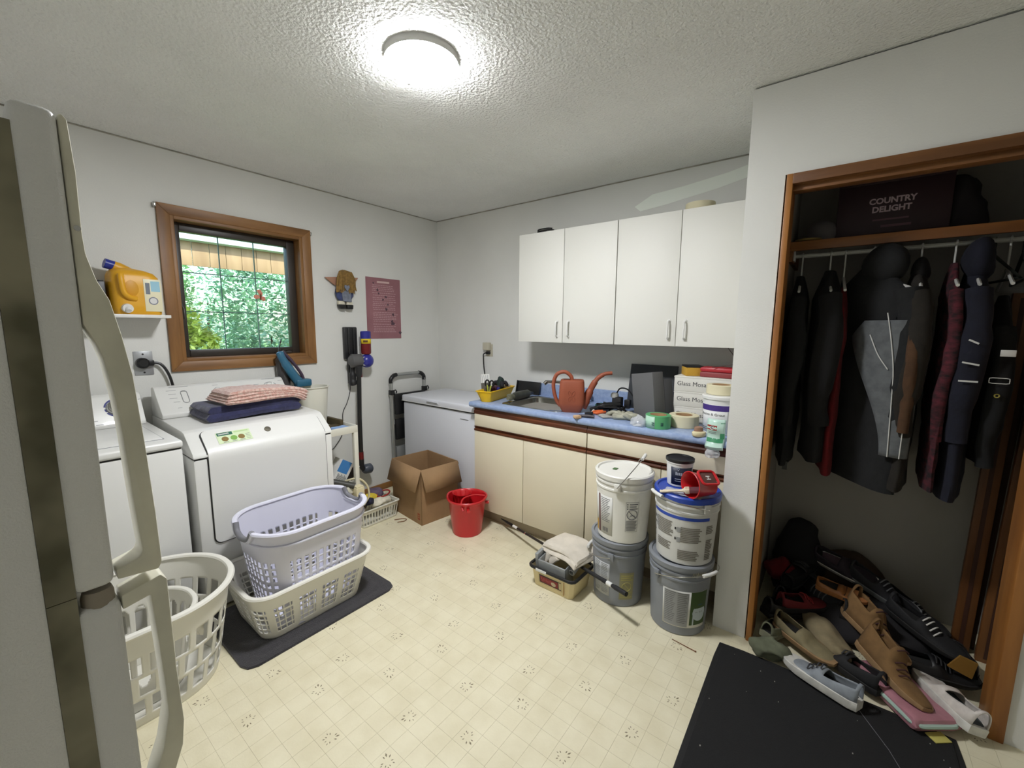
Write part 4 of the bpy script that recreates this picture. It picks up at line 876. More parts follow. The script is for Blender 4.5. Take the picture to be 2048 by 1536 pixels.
B('trigger', MB().tube([(1.258, -.2, .95), (1.25, -.14, .945)], [.02, .012], 10), M_black, fl_)
# watering can
M_ter = mat('terracotta_plastic', (144, 74, 48), .55, var=.06, vscale=14)
wc = thing('watering_can', 'terracotta plastic watering can with long spout beside the sink', 'watering can', (1.795, -.465, CT), math.radians(28))
def R5(w_, l_, z, r=.02): return [(x, y, z) for x, y in rrect(w_, l_, r, 40)]
build('body', MB().loft([R5(.118, .09, 0), R5(.122, .094, .003), R5(.165, .125, .045, .026), R5(.168, .128, .06, .026), R5(.165, .126, .13, .026), R5(.158, .12, .195, .026), R5(.15, .112, .208, .024), R5(.135, .1, .212, .022)]), M_ter, wc)
build('opening', MB().box(-.055, -.01, -.03, .03, .2115, .2135, bev=.0008), mat('terracotta_dark', (90, 40, 22), .6), wc)
build('handle', MB().tube(catmull([(.0, 0, .2), (-.01, 0, .235), (-.05, 0, .262), (-.1, 0, .245), (-.122, 0, .19), (-.118, 0, .13), (-.1, 0, .07), (-.075, 0, .035)], 6), .0125, 12), M_ter, wc)
build('spout', MB().tube(catmull([(.07, 0, .03), (.1, 0, .1), (.13, 0, .17), (.165, 0, .225), (.21, 0, .255), (.255, 0, .262)], 6), [.03]*5+[.026]*5+[.02]*6+[.015]*7+[.012]*8, 14), M_ter, wc)
build('embossed_flower', MB().tube([(.03*math.sin(2*a_)*math.cos(a_), -.0635, .11+.045*math.sin(2*a_)*math.sin(a_)) for a_ in [2*PI*i/60 for i in range(60)]], .0025, 5, closed=True), M_ter, wc)
# small tools
kn = thing('putty_knife', 'putty knife with wooden block end at the worktop edge', 'knife', (1.93, -.60, CT), math.radians(20))
build('block', MB().box(-.045, -.005, -.035, .0, 0, .016, bev=.002, M=Matrix.Rotation(.6, 4, 'Z')), wood('pale_wood', (206, 176, 140), (186, 150, 112), (1, 1, 1), .7), kn)
build('handle', MB().tube([(-.005, .0, .01), (.05, .0, .011), (.09, -.005, .01)], [.008, .011, .009], 10), mat('dark_handle', (62, 54, 56), .5), kn)
pli = thing('pliers', 'pliers with orange grips lying behind the putty knife', 'pliers', (1.955, -.47, CT), math.radians(62))
for s in (-1, 1):
    build('grip', MB().tube(catmull([(-.01, s*.006, .012), (.03, s*.022, .012), (.085, s*.014, .012)], 5), [.006]*3+[.0095]*8, 10), mat('orange_grip', (222, 104, 52), .5), pli)
build('jaw', MB().prism([(-.06, -.006), (-.06, .006), (-.02, .016), (0, .01), (0, -.01), (-.02, -.016)], 'z', .004, .018, bev=.002), mat('gunmetal', (60, 60, 62), .4, .7), pli)
tag(B('white_marker', MB().tube([(1.925, -.40, .93), (1.945, -.48, .924)], .007, 10), M_white, None), 'white marker pen between watering can and pliers', 'pen')
tag(B('green_packet', slab(.15, .09, .012, .005, .004, 40, 2).warp(lambda p: Vector((1.90+p.x, -.14+p.y, CT+p.z))), mat('packet_green', (46, 122, 88), .4), None), 'flat green packet lying against the backsplash', 'packet')
cbb = thing('cable_bundle', 'tangle of black cables with a grey adapter on the worktop', 'cables', (2.0, -.3, CT)); rnd = random.Random(8)
for k in range(7):
    pts = [(rnd.uniform(-.1, .1), rnd.uniform(-.09, .09), rnd.uniform(.006, .05)) for _ in range(6)]
    build('cable', MB().tube(catmull(pts, 6), .0055, 6), M_black, cbb)
build('handset', MB().tube(catmull([(-.1, -.1, .014), (-.03, -.03, .04), (.05, .03, .045)], 5), [.014]*4+[.02]*7, 10), M_black, cbb)
build('adapter', MB().box(-.02, .045, .05, .1, .02, .09, bev=.008), M_dgap, cbb)
build('adapter_top', MB().lathe([(.026, .085), (.026, .105), (.02, .115), (.001, .116)], (-.01, .075, 0), 18), mat('adapter_grey', (176, 176, 170), .5), cbb)
build('antenna_lead', MB().tube(catmull([(.0, .08, .11), (.03, .07, .15), (.09, .05, .15), (.14, .03, .11)], 6), .005, 6), M_black, cbb)
build('connector', MB().box(.08, .12, .02, .05, .03, .085, bev=.004), M_black, cbb)
def crumple(name, label, cat_, c, r3, m, seed, amp=.02, sc_=16, rz=0, n=34):
    mb = MB().ball((0, 0, 0), *r3, n, n//2); mb.wob(amp, sc_, seed).wob(amp*.4, sc_*2.6, seed+4)
    zmin = min(p[2] for p in mb.v); lim = -r3[2]*.55
    mb.v = [(p[0], p[1], max(p[2], lim)) for p in mb.v]
    return tag(build(name, mb, m, None, (c[0], c[1], c[2]-lim), (0, 0, rz), ang=60), label, cat_)
M_glv = mat('glove_grey_green', (168, 166, 148), .9, var=.3, vscale=22)
gv = thing('work_gloves', 'crumpled pale grey work gloves in front of the grey block', 'gloves', (2.15, -.475, CT), .5)
build('palm', slab(.11, .08, .03, .014, .012, 24, 5, 20, 18), M_glv, gv)
for k in range(9):
    a_ = -1.2+k*.42; r0 = .05+.01*(k % 3); build('finger', MB().tube(catmull([(r0*.3*math.cos(a_), r0*.3*math.sin(a_), .02), (r0*1.1*math.cos(a_), r0*.9*math.sin(a_), .03), (r0*1.6*math.cos(a_+.3), r0*1.25*math.sin(a_+.3), .012)], 4), [.012]*5+[.013]*3+[.009], 10), M_glv, gv)
build('cuff', slab(.1, .09, .012, .006, .008, 20, 9, 14, 14), mat('cuff_grey', (158, 156, 150), .9), gv, (-.08, .04, 0), (0, 0, .3))
M_film = mat('clear_film', (232, 234, 236), .12, alpha=.45, spec=.8)
def film(name, label, c, r3, seed, cat_='wrapper'): return crumple(name, label, cat_, c, r3, M_film, seed, .018, 28)
film('plastic_wrap', 'crumpled clear plastic wrap left of the green tape roll', (2.30, -.585, CT), (.05, .04, .035), 2)
M_foam = mat('grey_foam', (98, 98, 98), .9, bump=.15, bscale=200)
gb = thing('grey_foam_block', 'tall dark grey block standing tilted on the worktop', 'block', (2.29, -.385, CT), rot=(0, math.radians(-9), math.radians(-24)))
build('block', MB().box(-.085, .085, -.04, .05, .004, .285, bev=.004), M_foam, gb)
build('back_wing', MB().box(.03, .085, .05, .12, .004, .24, bev=.004), mat('grey_foam_dark', (76, 76, 78), .9), gb)
tag(build('slate_panel', MB().box(-.16, .16, 0, .012, 0, .31, bev=.002), mat('slate_dark', (52, 54, 58), .6, bump=.1, bscale=60), None, (2.18, -.0935, CT), (-.2, 0, 0)), 'dark slate panel leaning on the wall behind grey block', 'panel')
# boxes of glass tile
M_carton = mat('white_carton', (222, 220, 212), .7, var=.03, vscale=6); M_ink = mat('black_ink', (50, 50, 54), .7)
for k in range(3):
    z = CT+.0905*k
    t = thing('tile_carton', ['bottom', 'middle', 'top'][k]+' white carton in the stack of mosaic tile boxes', 'box', (2.575, -.17, z), (0, .01, -.012)[k], group='stacked tile cartons')
    build('carton', MB().box(-.175, .175, -.13, .13, 0, .087, bev=.002), M_carton, t)
    build('lid_edge', MB().box(-.1765, .1765, -.1315, .1315, .08, .0895, bev=.002), M_carton, t)
    tx = text_mesh('Glass Mosaic Tile', .036, 'LEFT'); tx.warp(lambda p: Vector((-.158+p.x, -.1306, .045+p.y)))
    build('lettering_print', tx, M_ink, t)
CB = CT+.0905*3
sg = thing('grout_sponge', 'yellow sponge block with black top on the tile boxes', 'sponge', (2.475, -.21, CB), math.radians(28))
build('foam', MB().box(-.05, .05, -.06, .06, 0, .05, bev=.004), mat('sponge_yellow', (196, 152, 54), .9, bump=.5, bscale=200), sg)
build('pad', MB().box(-.05, .05, -.06, .06, .05, .06, bev=.003), M_black, sg)
rd = thing('red_case', 'red plastic case lying on the tile boxes', 'case', (2.62, -.215, CB), math.radians(-4))
build('tray', MB().box(-.085, .11, -.06, .06, 0, .03, bev=.006), mat('case_grey_red', (140, 60, 62), .5), rd)
build('lid', MB().box(-.087, .112, -.062, .062, .03, .058, bev=.012), mat('case_red', (176, 38, 48), .4), rd)
hg = thing('wire_hanger', 'thin wire hanger lying over the red case', 'hanger', (2.66, -.2, CB+.058))
build('wire', MB().tube([(-.06, -.09, .002), (.09, -.05, .03), (.1, .1, .09), (.02, .13, .12), (-.03, .12, .115), (.05, .05, .03)], .002, 6), mat('wire_grey', (120, 100, 100), .4, .7), hg)
# tape rolls
def tape(name, label, c, r, ri, h, m, tilt=(0, 0, 0), extra=None):
    t = thing(name, label, 'tape', c, rot=tilt)
    build('roll', MB().lathe([(ri, 0), (r-.002, 0), (r, .002), (r, h-.002), (r-.002, h), (ri, h)], n=40, caps=False), m, t)
    build('core', MB().lathe([(ri, 0), (ri, h)], n=32, caps=False), mat('cardboard_core', (150, 118, 82), .9), t, solid=.003); return t
tg_ = tape('green_tape', 'green printed tape roll near the worktop front edge', (2.395, -.545, CT), .068, .046, .072, mat('tape_green', (92, 170, 112), .4))
build('label_wrap', MB().loft([[(.0686*math.cos(a_), .0686*math.sin(a_), z) for a_ in [(-150+8*i)*PI/180 for i in range(9)]] for z in (.004, .068)], closed=False, caps=False), mat('tape_pale_green', (176, 212, 190), .5), tg_, solid=.0006)
pm = MB()
for a0 in (-100, -60):
    for z in (.02, .03): pm.loft([[(.0690*math.cos(a_), .0690*math.sin(a_), zz_) for a_ in [(a0+4*i)*PI/180 for i in range(4)]] for zz_ in (z, z+.007)], closed=False, caps=False)
build('tape_print', pm, mat('print_teal', (40, 88, 74), .5), tg_, solid=.0004)
tape('masking_tape', 'wide cream masking tape roll right of the green tape', (2.50, -.425, CT), .08, .046, .066, M_mask)
so_ = thing('hand_brush', 'cream oval scrub brush at the worktop edge', 'brush', (2.63, -.615, CT), math.radians(40))
build('block', MB().loft([[(x, y, z) for x, y in circle(r_, 28, r_*.72)] for z, r_ in ((0, .03), (.004, .034), (.018, .036), (.024, .032), (.026, .02))]), mat('brush_cream', (222, 210, 170), .5), so_)
build('cap', MB().loft([[(x, y+.006, z) for x, y in circle(r_, 24, r_*.7)] for z, r_ in ((.02, .024), (.045, .022), (.05, .014))]), mat('brush_brown', (150, 116, 96), .5), so_)
# adhesive pail with tape roll on top
def cyl_patch(r, a0, a1, z0, z1, n=10, cone=0.0):
    return [[((r+cone*z)*math.cos(math.radians(a0+(a1-a0)*i/n)), (r+cone*z)*math.sin(math.radians(a0+(a1-a0)*i/n)), z) for i in range(n+1)] for z in (z0, z1)]
def cprint(mb, r, a0, a1, z0, z1, cone=0.0, mi=0, n=6): return mb.loft(cyl_patch(r, a0, a1, z0, z1, n, cone), mi, caps=False, closed=False)
def ctext(s, size, r, ac, z, cone=0.0, mi=0, sx=1.0):
    t = text_mesh(s, size); t.m = [mi]*len(t.f)
    return t.warp(lambda p: Vector(((r+cone*(z+p.y))*math.cos(math.radians(ac)+p.x*sx/r), (r+cone*(z+p.y))*math.sin(math.radians(ac)+p.x*sx/r), z+p.y)))
ad_ = thing('adhesive_pail', 'white adhesive pail with purple label at the worktop end', 'pail', (2.69, -.47, CT))
build('shell', MB().lathe([(.07, 0), (.074, .003), (.082, .185), (.088, .187), (.089, .2), (.085, .205), (.001, .206)], n=40), M_white, ad_)
lb2 = build('label', MB().loft(cyl_patch(.0746, -185, -45, .012, .16, 20, .042), caps=False, closed=False), mat('label_white', (228, 228, 226), .5), ad_, solid=.0006)
pm = MB(); cprint(pm, .0752, -165, -45, .128, .158, .042, 0, 14); cprint(pm, .0752, -176, -161, .012, .158, .042, 1, 3)
for z in (.035, .026): cprint(pm, .0752, -155, -80, z, z+.003, .042, 1)
for q_ in (ctext('Adhesive & Grout', .019, .0755, -112, .108, .042, 1),):
    o_ = len(pm.v); pm.v += q_.v; pm.f += [tuple(i+o_ for i in f) for f in q_.f]; pm.m += q_.m
build('label_print', pm, [mat('print_purple', (70, 48, 128), .5), M_ink, mat('print_brick', (150, 44, 36), .5)], lb2)
t_ = tape('pail_tape', 'cream tape roll on the lid of adhesive pail', (2.685, -.45, CT+.2065), .07, .045, .05, M_mask, (0, .0, 0))
pk = thing('seed_packet', 'pale green plastic packet hanging over the worktop edge', 'packet', (2.715, -.655, .9))
B('pouch', MB().grid(lambda i, j: (2.672+.084*i/8, -.640-.018*math.sin(PI*i/8)-.006*math.sin(j*1.1)-(.02 if j < 2 else 0), .872+.15*j/10), 8, 10), mat('packet_pale', (190, 220, 206), .3, coat=.4), pk, solid=.002)
def pch(mb, x0, x1, z0, z1, mi, o=.0012):
    def f(i, j):
        x = x0+(x1-x0)*i/4; z = z0+(z1-z0)*j; u = (x-2.672)/.084; jj = (z-.872)/.015
        return (x, -.640-.018*math.sin(PI*u)-.006*math.sin(jj*1.1)-o, z)
    mb.grid(f, 4, 1, mi)
pm = MB(); pch(pm, 2.675, 2.722, .968, .992, 0); pch(pm, 2.736, 2.754, .925, 1.005, 1); pch(pm, 2.675, 2.75, .906, .926, 1)
for z in (.956, .948): pch(pm, 2.68, 2.718, z, z+.003, 2)
B('pouch_print', pm, [mat('print_brick', (150, 44, 36), .5), mat('print_leaf', (60, 140, 96), .5), M_gprint], pk)
cm_ = MB(); cm_.add([(2.7+.010*math.cos(a_), -.6635, .98+.010*math.sin(a_)) for a_ in [2*PI*i/20 for i in range(20)]], [tuple(range(20))])
q_ = text_mesh('C', .018, bold=.0008); cm_.add([(2.7+x, -.6642, .98+y) for x, y, z in q_.v], q_.f, 1)
B('logo_print', cm_, [M_white, M_ink], pk)
film('clear_wrapper', 'clear wrapper tuffet hanging below the pale green packet', (2.71, -.665, .83), (.028, .014, .03), 5)
# ------------------------------------------------------------------ stacked pails
M_pw = mat('pail_white', (226, 225, 218), .4); M_pg = mat('pail_grey', (132, 136, 142), .45, var=.06, vscale=10); M_pt = mat('pail_translucent', (206, 206, 202), .4); M_lid = mat('lid_blue', (36, 70, 168), .35)
M_lw = mat('pail_label_white', (206, 206, 200), .55); M_lp = mat('pail_print_grey', (96, 96, 98), .6); M_lpale = mat('pail_print_pale', (150, 152, 152), .6)
def pail(label, c, m, h, lidm, ang, rb=.128, rt=.142):
    t = thing('paint_pail', label, 'pail', c, group='stacked five gallon pails'); s = h-.085
    build('shell', MB().lathe([(rb-.006, 0), (rb, .004), (rt, s), (rt+.004, s+.004), (rt+.004, s+.012), (rt, s+.014), (rt, s+.032), (rt+.006, s+.034), (rt+.006, s+.044), (rt+.001, s+.046), (rt+.001, h-.022)], n=56, caps=True), m, t)
    build('lid', MB().lathe([(rt+.004, h-.03), (rt+.009, h-.028), (rt+.011, h-.006), (rt+.006, h), (rt-.004, h), (rt-.008, h-.008), (rt-.02, h-.01), (.001, h-.008)], n=56, caps=False), lidm, t)
    cone = (rt-rb)/s
    for A in (ang-90, ang+90): pass
    return t, cone, s
def ears(t, m, rt, z, ang, sweep, drop, grip=M_white, k=1.02):
    """wire bail between two ears at ang and ang+180, swung by 'sweep' (deg from straight up towards ang+90)"""
    e = [Vector((math.cos(math.radians(a_))*(rt+.008), math.sin(math.radians(a_))*(rt+.008), z)) for a_ in (ang, ang+180)]
    for a_, p in zip((ang, ang+180), e):
        build('bail_ear', MB().box(-.016, .016, -.006, .006, -.022, .02, bev=.004, M=Matrix.Translation(p) @ Matrix.Rotation(math.radians(a_+90), 4, 'Z')), m, t)
    d = Vector((math.cos(math.radians(ang+90)), math.sin(math.radians(ang+90)), 0)); s_ = math.radians(sweep); up = Vector((0, 0, 1))*math.cos(s_)+d*math.sin(s_)
    ax = (e[0]-e[1]).normalized(); R_ = (e[0]-e[1]).length/2+.012; c_ = (e[0]+e[1])/2
    pts = [c_+ax*R_*math.cos(a_)+up*(R_*k)*math.sin(a_) for a_ in [PI*i/24 for i in range(25)]]
    b_ = build('bail', MB().tube(pts, .0023, 6), M_chrome, t)
    build('grip', MB().tube(pts[10:15], .0085, 10), grip, b_)
A1 = -67.5
# white pail upper left
t, cone, s = pail('white pail with warning label stacked on the left grey pail', (2.318, -.805, .366), M_pw, .36, M_pw, A1)
ears(t, M_pw, .146, s+.03, A1-12, 36, 0)
l1 = build('label', MB().loft(cyl_patch(.1286, A1-78, A1-22, .03, .24, 16, cone), caps=False, closed=False), M_lw, t, solid=.0006)
pm = MB(); cprint(pm, .1292, A1-62, A1-56, .03, .24, cone, 0); cprint(pm, .1292, A1-74, A1-66, .03, .09, cone, 2)
for k in range(14): cprint(pm, .1292, A1-53, A1-28-(k % 4)*2, .225-.0095*k, .228-.0095*k, cone, 1)
for k in range(6): cprint(pm, .1292, A1-48+k*2.6, A1-47+k*2.6+.4*(k % 3), .045, .068, cone, 1, 2)
build('label_print', pm, [mat('print_maroon', (84, 40, 40), .6), M_lp, mat('print_ochre', (196, 150, 60), .6)], l1)
pm = MB(); a0, a1 = A1+6, A1+33
for z0, z1 in ((.07, .0715), (.2285, .23)): cprint(pm, .129, a0, a1, z0, z1, cone)
for aa in (a0, a1-.5): cprint(pm, .129, aa, aa+.5, .07, .23, cone, 0, 1)
for k in range(3):
    cprint(pm, .129, a0+2, a0+4.5, .215-.012*k, .222-.012*k, cone, 0, 2); cprint(pm, .129, a0+7, a1-2-(k % 2)*3, .216-.012*k, .221-.012*k, cone)
for k in range(12): cprint(pm, .129, a0+1.5, a1-1.5-(k*5 % 4), .128-.0047*k, .1302-.0047*k, cone)
am = (a0+a1)/2; rr_ = .026
ringp = [((.1295+cone*.16)*math.cos(math.radians(am)+rr_/.135*math.cos(b_)), (.1295+cone*.16)*math.sin(math.radians(am)+rr_/.135*math.cos(b_)), .163+rr_*math.sin(b_)) for b_ in [2*PI*i/32 for i in range(32)]]
pm.tube(ringp, .0018, 5, closed=True)
pm.tube([ringp[12], [(ringp[12][i]+ringp[28][i])/2*1.006 if i < 2 else .163 for i in range(3)], ringp[28]], .0018, 5)
for k in range(5): pm.tube([((.1298+cone*.16)*math.cos(math.radians(am)+u/.135), (.1298+cone*.16)*math.sin(math.radians(am)+u/.135), .163+v) for u, v in ((-.012+.003*k, -.012+.002*k), (-.005+.003*k, .004-.003*k), (.002+.003*k, -.004))], .0007, 4)
build('warning_print', pm, M_lp, t)
build('green_sticker', MB().box(-.056, -.034, -.03, .0, .353, .3546), mat('sticker_green', (72, 104, 62), .6), t)
# grey pail lower left
t, cone, s = pail('lower left grey pail under the white warning-label pail', (2.30, -.79, 0), M_pg, .365, M_pg, A1)
ears(t, M_pg, .146, s+.005, A1-15, -104, 0, k=1.05)
l1 = build('label', MB().loft(cyl_patch(.1286, A1-62, A1-18, .05, .235, 14, cone), caps=False, closed=False), mat('label_faded', (172, 174, 174), .6), t, solid=.0006)
pm = MB()
for k in range(18): cprint(pm, .1292, A1-58, A1-42-(k*7 % 5), .225-.0095*k, .229-.0095*k, cone); cprint(pm, .1292, A1-39, A1-22-(k*3 % 4), .225-.0095*k, .229-.0095*k, cone)
build('label_print', pm, M_lpale, l1)
M_yw = mat('print_khaki', (168, 160, 96), .6)
pm = MB(); a0, a1 = A1+4, A1+36; cprint(pm, .129, a0, a1, .045, .20, cone, 1)
for k in range(3): cprint(pm, .1294, a0+3, a1-3-4*(k % 2), .18-.012*k, .186-.012*k, cone)
for k in range(4): cprint(pm, .1294, a0+3, a1-3-3*(k % 3), .085-.009*k, .089-.009*k, cone)
am = (a0+a1)/2; ringp = [((.13+cone*.12)*math.cos(math.radians(am)+.024/.135*math.cos(b_)), (.13+cone*.12)*math.sin(math.radians(am)+.024/.135*math.cos(b_)), .12+.024*math.sin(b_)) for b_ in [2*PI*i/28 for i in range(28)]]
pm.tube(ringp, .0018, 5, closed=True); pm.tube([ringp[10], ringp[24]], .0018, 5)
build('warning_print', pm, [M_yw, mat('print_khaki_dark', (142, 138, 104), .6)], t)
# grey pail lower right
A2 = -75.5
t, cone, s = pail('lower right grey pail with green drop logo label', (2.628, -.80, 0), M_pg, .365, M_pg, A2)
ears(t, M_pg, .146, s+.01, A2-42, 74, 0, k=1.12)
l1 = build('label', MB().loft(cyl_patch(.1286, A2-30, A2+62, .045, .235, 24, cone), caps=False, closed=False), M_lw, t, solid=.0006)
pm = MB(); cprint(pm, .1292, A2+24, A2+62, .06, .235, cone, 0, 10)
cprint(pm, .1292, A2-27, A2+20, .05, .228, cone, 3, 10)
for k in range(17): cprint(pm, .1296, A2-25, A2-5-(k*7 % 6), .222-.0095*k, .2245-.0095*k, cone, 1); cprint(pm, .1296, A2-1, A2+18-(k*3 % 5), .222-.0095*k, .2245-.0095*k, cone, 1)
def cp(ac, u, v, z, o=.1298): return ((o+cone*z)*math.cos(math.radians(ac)+u/.135), (o+cone*z)*math.sin(math.radians(ac)+u/.135), z+v)
dz, dac = .135, A2+44
drop = [(0.012, .085)]+[(.036*math.cos(b_), -.012+.04*math.sin(b_)) for b_ in [math.radians(25-10*i) for i in range(24)]]
for k in range(14):
    us = [-.036+.072*(k+e_)/14 for e_ in (0, 1)]
    def lim(u):
        lo_ = -.012-math.sqrt(max(0, .04**2-(u*.04/.036)**2)); hi = -.012+math.sqrt(max(0, .04**2-(u*.04/.036)**2))
        hi = max(hi, .085-abs(u-.012)*(2.3 if u < .012 else 3.6)); return lo_, hi
    (a_, b_), (c_, d_) = lim(us[0]), lim(us[1]); pm.add([cp(dac, us[0], a_, dz), cp(dac, us[1], c_, dz), cp(dac, us[1], d_, dz), cp(dac, us[0], b_, dz)], [(0, 1, 2, 3)], 2)
cprint(pm, .1298, A2+30, A2+33, .06, .11, cone, 2); 
q_ = ctext('D  RA', .016, .1303, dac, .125, cone, 1); o_ = len(pm.v); pm.v += q_.v; pm.f += [tuple(i+o_ for i in f) for f in q_.f]; pm.m += q_.m
cprint(pm, .1302, dac-4, dac+6, .165, .170, cone, 4); cprint(pm, .1302, dac-3, dac+3, .11, .113, cone, 4)
build('label_print', pm, [mat('print_forest', (62, 84, 42), .6), M_lp, mat('print_mist', (190, 202, 206), .6), M_lpale, mat('print_petrol', (50, 82, 96), .6)], l1)
pm = MB()
for k in range(7): pm.tube([((.1485)*math.cos(math.radians(A2+22+4*k)), .1485*math.sin(math.radians(A2+22+4*k)), .318+.006*math.sin(k*2.3)), (.1505*math.cos(math.radians(A2+24+4*k)), .1505*math.sin(math.radians(A2+24+4*k)), .342), (.1505*math.cos(math.radians(A2+25+4*k)), .1505*math.sin(math.radians(A2+25+4*k)), .32)], .0012, 4)
build('dried_paint_print', pm, mat('dried_paint', (186, 182, 160), .7), t)
# pail with blue lid upper right
t, cone, s = pail('off-white pail with blue lid and printed instructions, upper right', (2.640, -.805, .366), M_pt, .335, M_lid, A2)
ears(t, M_pt, .146, s+.04, A2+35, -80, 0)
pm = MB(); cprint(pm, .129, A2-75, A2+45, .225, .24, cone, 0, 20)
rnd = random.Random(3)
for a0, a1, zt, n_ in ((-62, -22, .205, 9), (-62, -24, .10, 5), (-8, 32, .19, 9), (-12, 30, .075, 6), (40, 62, .2, 5), (42, 62, .13, 8), (42, 62, .06, 4), (-88, -70, .2, 14)):
    for k in range(n_): cprint(pm, .129, A2+a0, A2+a1-rnd.uniform(0, 8), zt-.0085*k-.006, zt-.0085*k, cone, 1)
for a0, z in ((-66, .195), (-66, .165), (-14, .18), (-14, .13)): cprint(pm, .1293, A2+a0-5, A2+a0-2, z-.008, z+.004, cone, 2); cprint(pm, .1292, A2+a0-1, A2+a0+6, z-.018, z+.006, cone, 3)
build('instruction_print', pm, [M_lid, mat('print_taupe', (126, 122, 114), .6), M_ink, M_lpale], t)
tag(build('clear_sheet', MB().grid(lambda i, j: (2.56+.17*i/14, -.93+.07*j/8+.0, .7012+.003*abs(math.sin(i*1.3+j*.7))), 14, 8), M_film, None, solid=.0006), 'crumpled clear film lying on the blue pail lid', 'film')
# small spackle tub
sp2 = thing('spackle_tub', 'small spackling tub with black lid on the blue pail lid', 'tub', (2.585, -.76, .693))
build('shell', MB().lathe([(.052, 0), (.055, .003), (.062, .115), (.066, .117), (.066, .127)], n=36), M_white, sp2)
build('lid', MB().lathe([(.0665, .122), (.0675, .124), (.0675, .136), (.062, .138), (.06, .133), (.001, .133)], n=36, caps=False), M_black, sp2)
l1 = build('label', MB().loft(cyl_patch(.0556, A2-38, A2+70, .012, .1, 18, .062), caps=False, closed=False), mat('label_navy', (22, 30, 52), .5), sp2, solid=.0005)
pm = MB()
for a0, a1, z0, z1 in ((-16, -10, .062, .078), (-8, -4, .062, .076), (-2, 4, .062, .076), (6, 13, .06, .076), (15, 20, .06, .074)): cprint(pm, .0564, A2+a0, A2+a1, z0, z1, .062, n=3)
for p0, p1 in (((-10, .096), (2, .096)), ((2, .096), (-4, .084)), ((-4, .084), (-10, .096))): pm.tube([((.0566+.062*z)*math.cos(math.radians(A2+a_)), (.0566+.062*z)*math.sin(math.radians(A2+a_)), z) for a_, z in (p0, ((p0[0]+p1[0])/2, (p0[1]+p1[1])/2), p1)], .0009, 5)
cprint(pm, .0564, A2-18, A2+30, .04, .044, .062); cprint(pm, .0564, A2-18, A2+20, .03, .033, .062)
build('label_print', pm, mat('print_silver', (176, 184, 196), .5), l1)
# red paint cup on its side with brush
zA = Vector((-.56, -.80, .10)).normalized(); yA = -(Vector((.75, .1, .62))); yA = (yA-zA*yA.dot(zA)).normalized(); xA = yA.cross(zA)
CUPROT = Matrix(((xA.x, yA.x, zA.x), (xA.y, yA.y, zA.y), (xA.z, yA.z, zA.z))).to_euler()
pcup = thing('paint_cup', 'red handheld paint cup lying on its side on the blue lid', 'cup', (2.712, -.875, .752), rot=CUPROT)
def R6(r_, z, fl=0): return [(r_*math.cos(a_), r_*.92*math.sin(a_), z) for a_ in [2*PI*i/36 for i in range(36)]]
build('shell', MB().loft([R6(.042, -.06), R6(.046, -.057), R6(.061, .055), R6(.064, .058), R6(.061, .06), R6(.057, .056), R6(.043, -.05), R6(.005, -.052)], caps=True), M_red, pcup)
build('handle_frame', MB().tube([(x*.9+.0, -.062-.0*y, y) for x, y in rrect(.075, .09, .015, 28)], .006, 8, closed=True), M_red, pcup)
ptb = build('label_patch', MB().box(-.03, .03, -.062, -.058, -.035, .035, bev=.001), mat('patch_brown', (92, 58, 52), .6), pcup)
q_ = text_mesh('H', .03, bold=.001).warp(lambda p: Vector((p.x, -.0626, p.y-.0))); build('letter_print', q_, M_white, ptb)
pb = thing('paint_brush', 'paint brush with cream handle and maroon bristles in the red cup', 'brush', (2.61, -.93, .7135), rot=(0, math.radians(-9), math.radians(16)))
build('handle', MB().tube(catmull([(-.06, 0, 0), (-.02, 0, .001), (.03, 0, .002), (.055, 0, .004)], 5), [.009, .0095, .01, .01, .0095, .009, .0085, .008, .008, .008, .008, .009, .011, .014, .02, .022], 12, flat=.7), mat('brush_handle', (216, 202, 176), .5), pb)
build('ferrule', MB().box(.05, .07, -.024, .024, -.006, .014, bev=.003), mat('ferrule_cream', (206, 192, 168), .5), pb)
build('bristles', MB().prism([(.07, -.022), (.07, .022), (.115, .026), (.118, -.024)], 'z', -.004, .012, bev=.002), mat('bristle_maroon', (96, 52, 60), .8), pb)
build('hang_hole', MB().tube([(-.05, 0, .0062), (-.05, 0, .0072)], .0028, 10), M_dgap, pb)
# ------------------------------------------------------------------ roller tray bin, towels, pole
M_bin = mat('cream_bin', (220, 204, 158), .45)
rt_ = thing('paint_bin', 'cream plastic bin with black rim holding roller trays on floor', 'bin', (2.013, -.918, 0), math.radians(-1))
build('shell', MB().loft([R4(.25, .19, 0, .02), R4(.255, .195, .003, .02), R4(.285, .225, .115, .025), R4(.279, .219, .115, .025), R4(.25, .19, .006, .02)]), M_bin, rt_)
build('rim', MB().tube([(x, y, .117) for x, y in rrect(.295, .235, .03, 60)], .009, 8, closed=True), M_black, rt_)
def bface(mb, x0, x1, z0, z1, mi, o):
    f = lambda x, z: (x, -(.0975+.015*(z-.003)/.112)-o, z)
    mb.add([f(x0, z0), f(x1, z0), f(x1, z1), f(x0, z1)], [(0, 1, 2, 3)], mi)
lq_ = MB(); bface(lq_, -.085, .07, .026, .092, 0, .0008); lbq = build('label', lq_, mat('label_cream_bin', (206, 188, 142), .5), rt_)
lq_ = MB(); bface(lq_, -.078, .05, .034, .084, 0, .0012); bface(lq_, -.072, .045, .04, .076, 1, .0016); bface(lq_, .047, .066, .034, .039, 0, .0016); bface(lq_, .047, .066, .08, .084, 0, .0016)
rnd = random.Random(2)
for k_ in range(9): x_ = -.066+.0085*k_; bface(lq_, x_, x_+.005, .05+rnd.uniform(-.006, .006), .066+rnd.uniform(-.006, .006), 2, .002)
f_ = lambda x, z: (x, -(.0975+.015*(z-.003)/.112)-.0024, z)
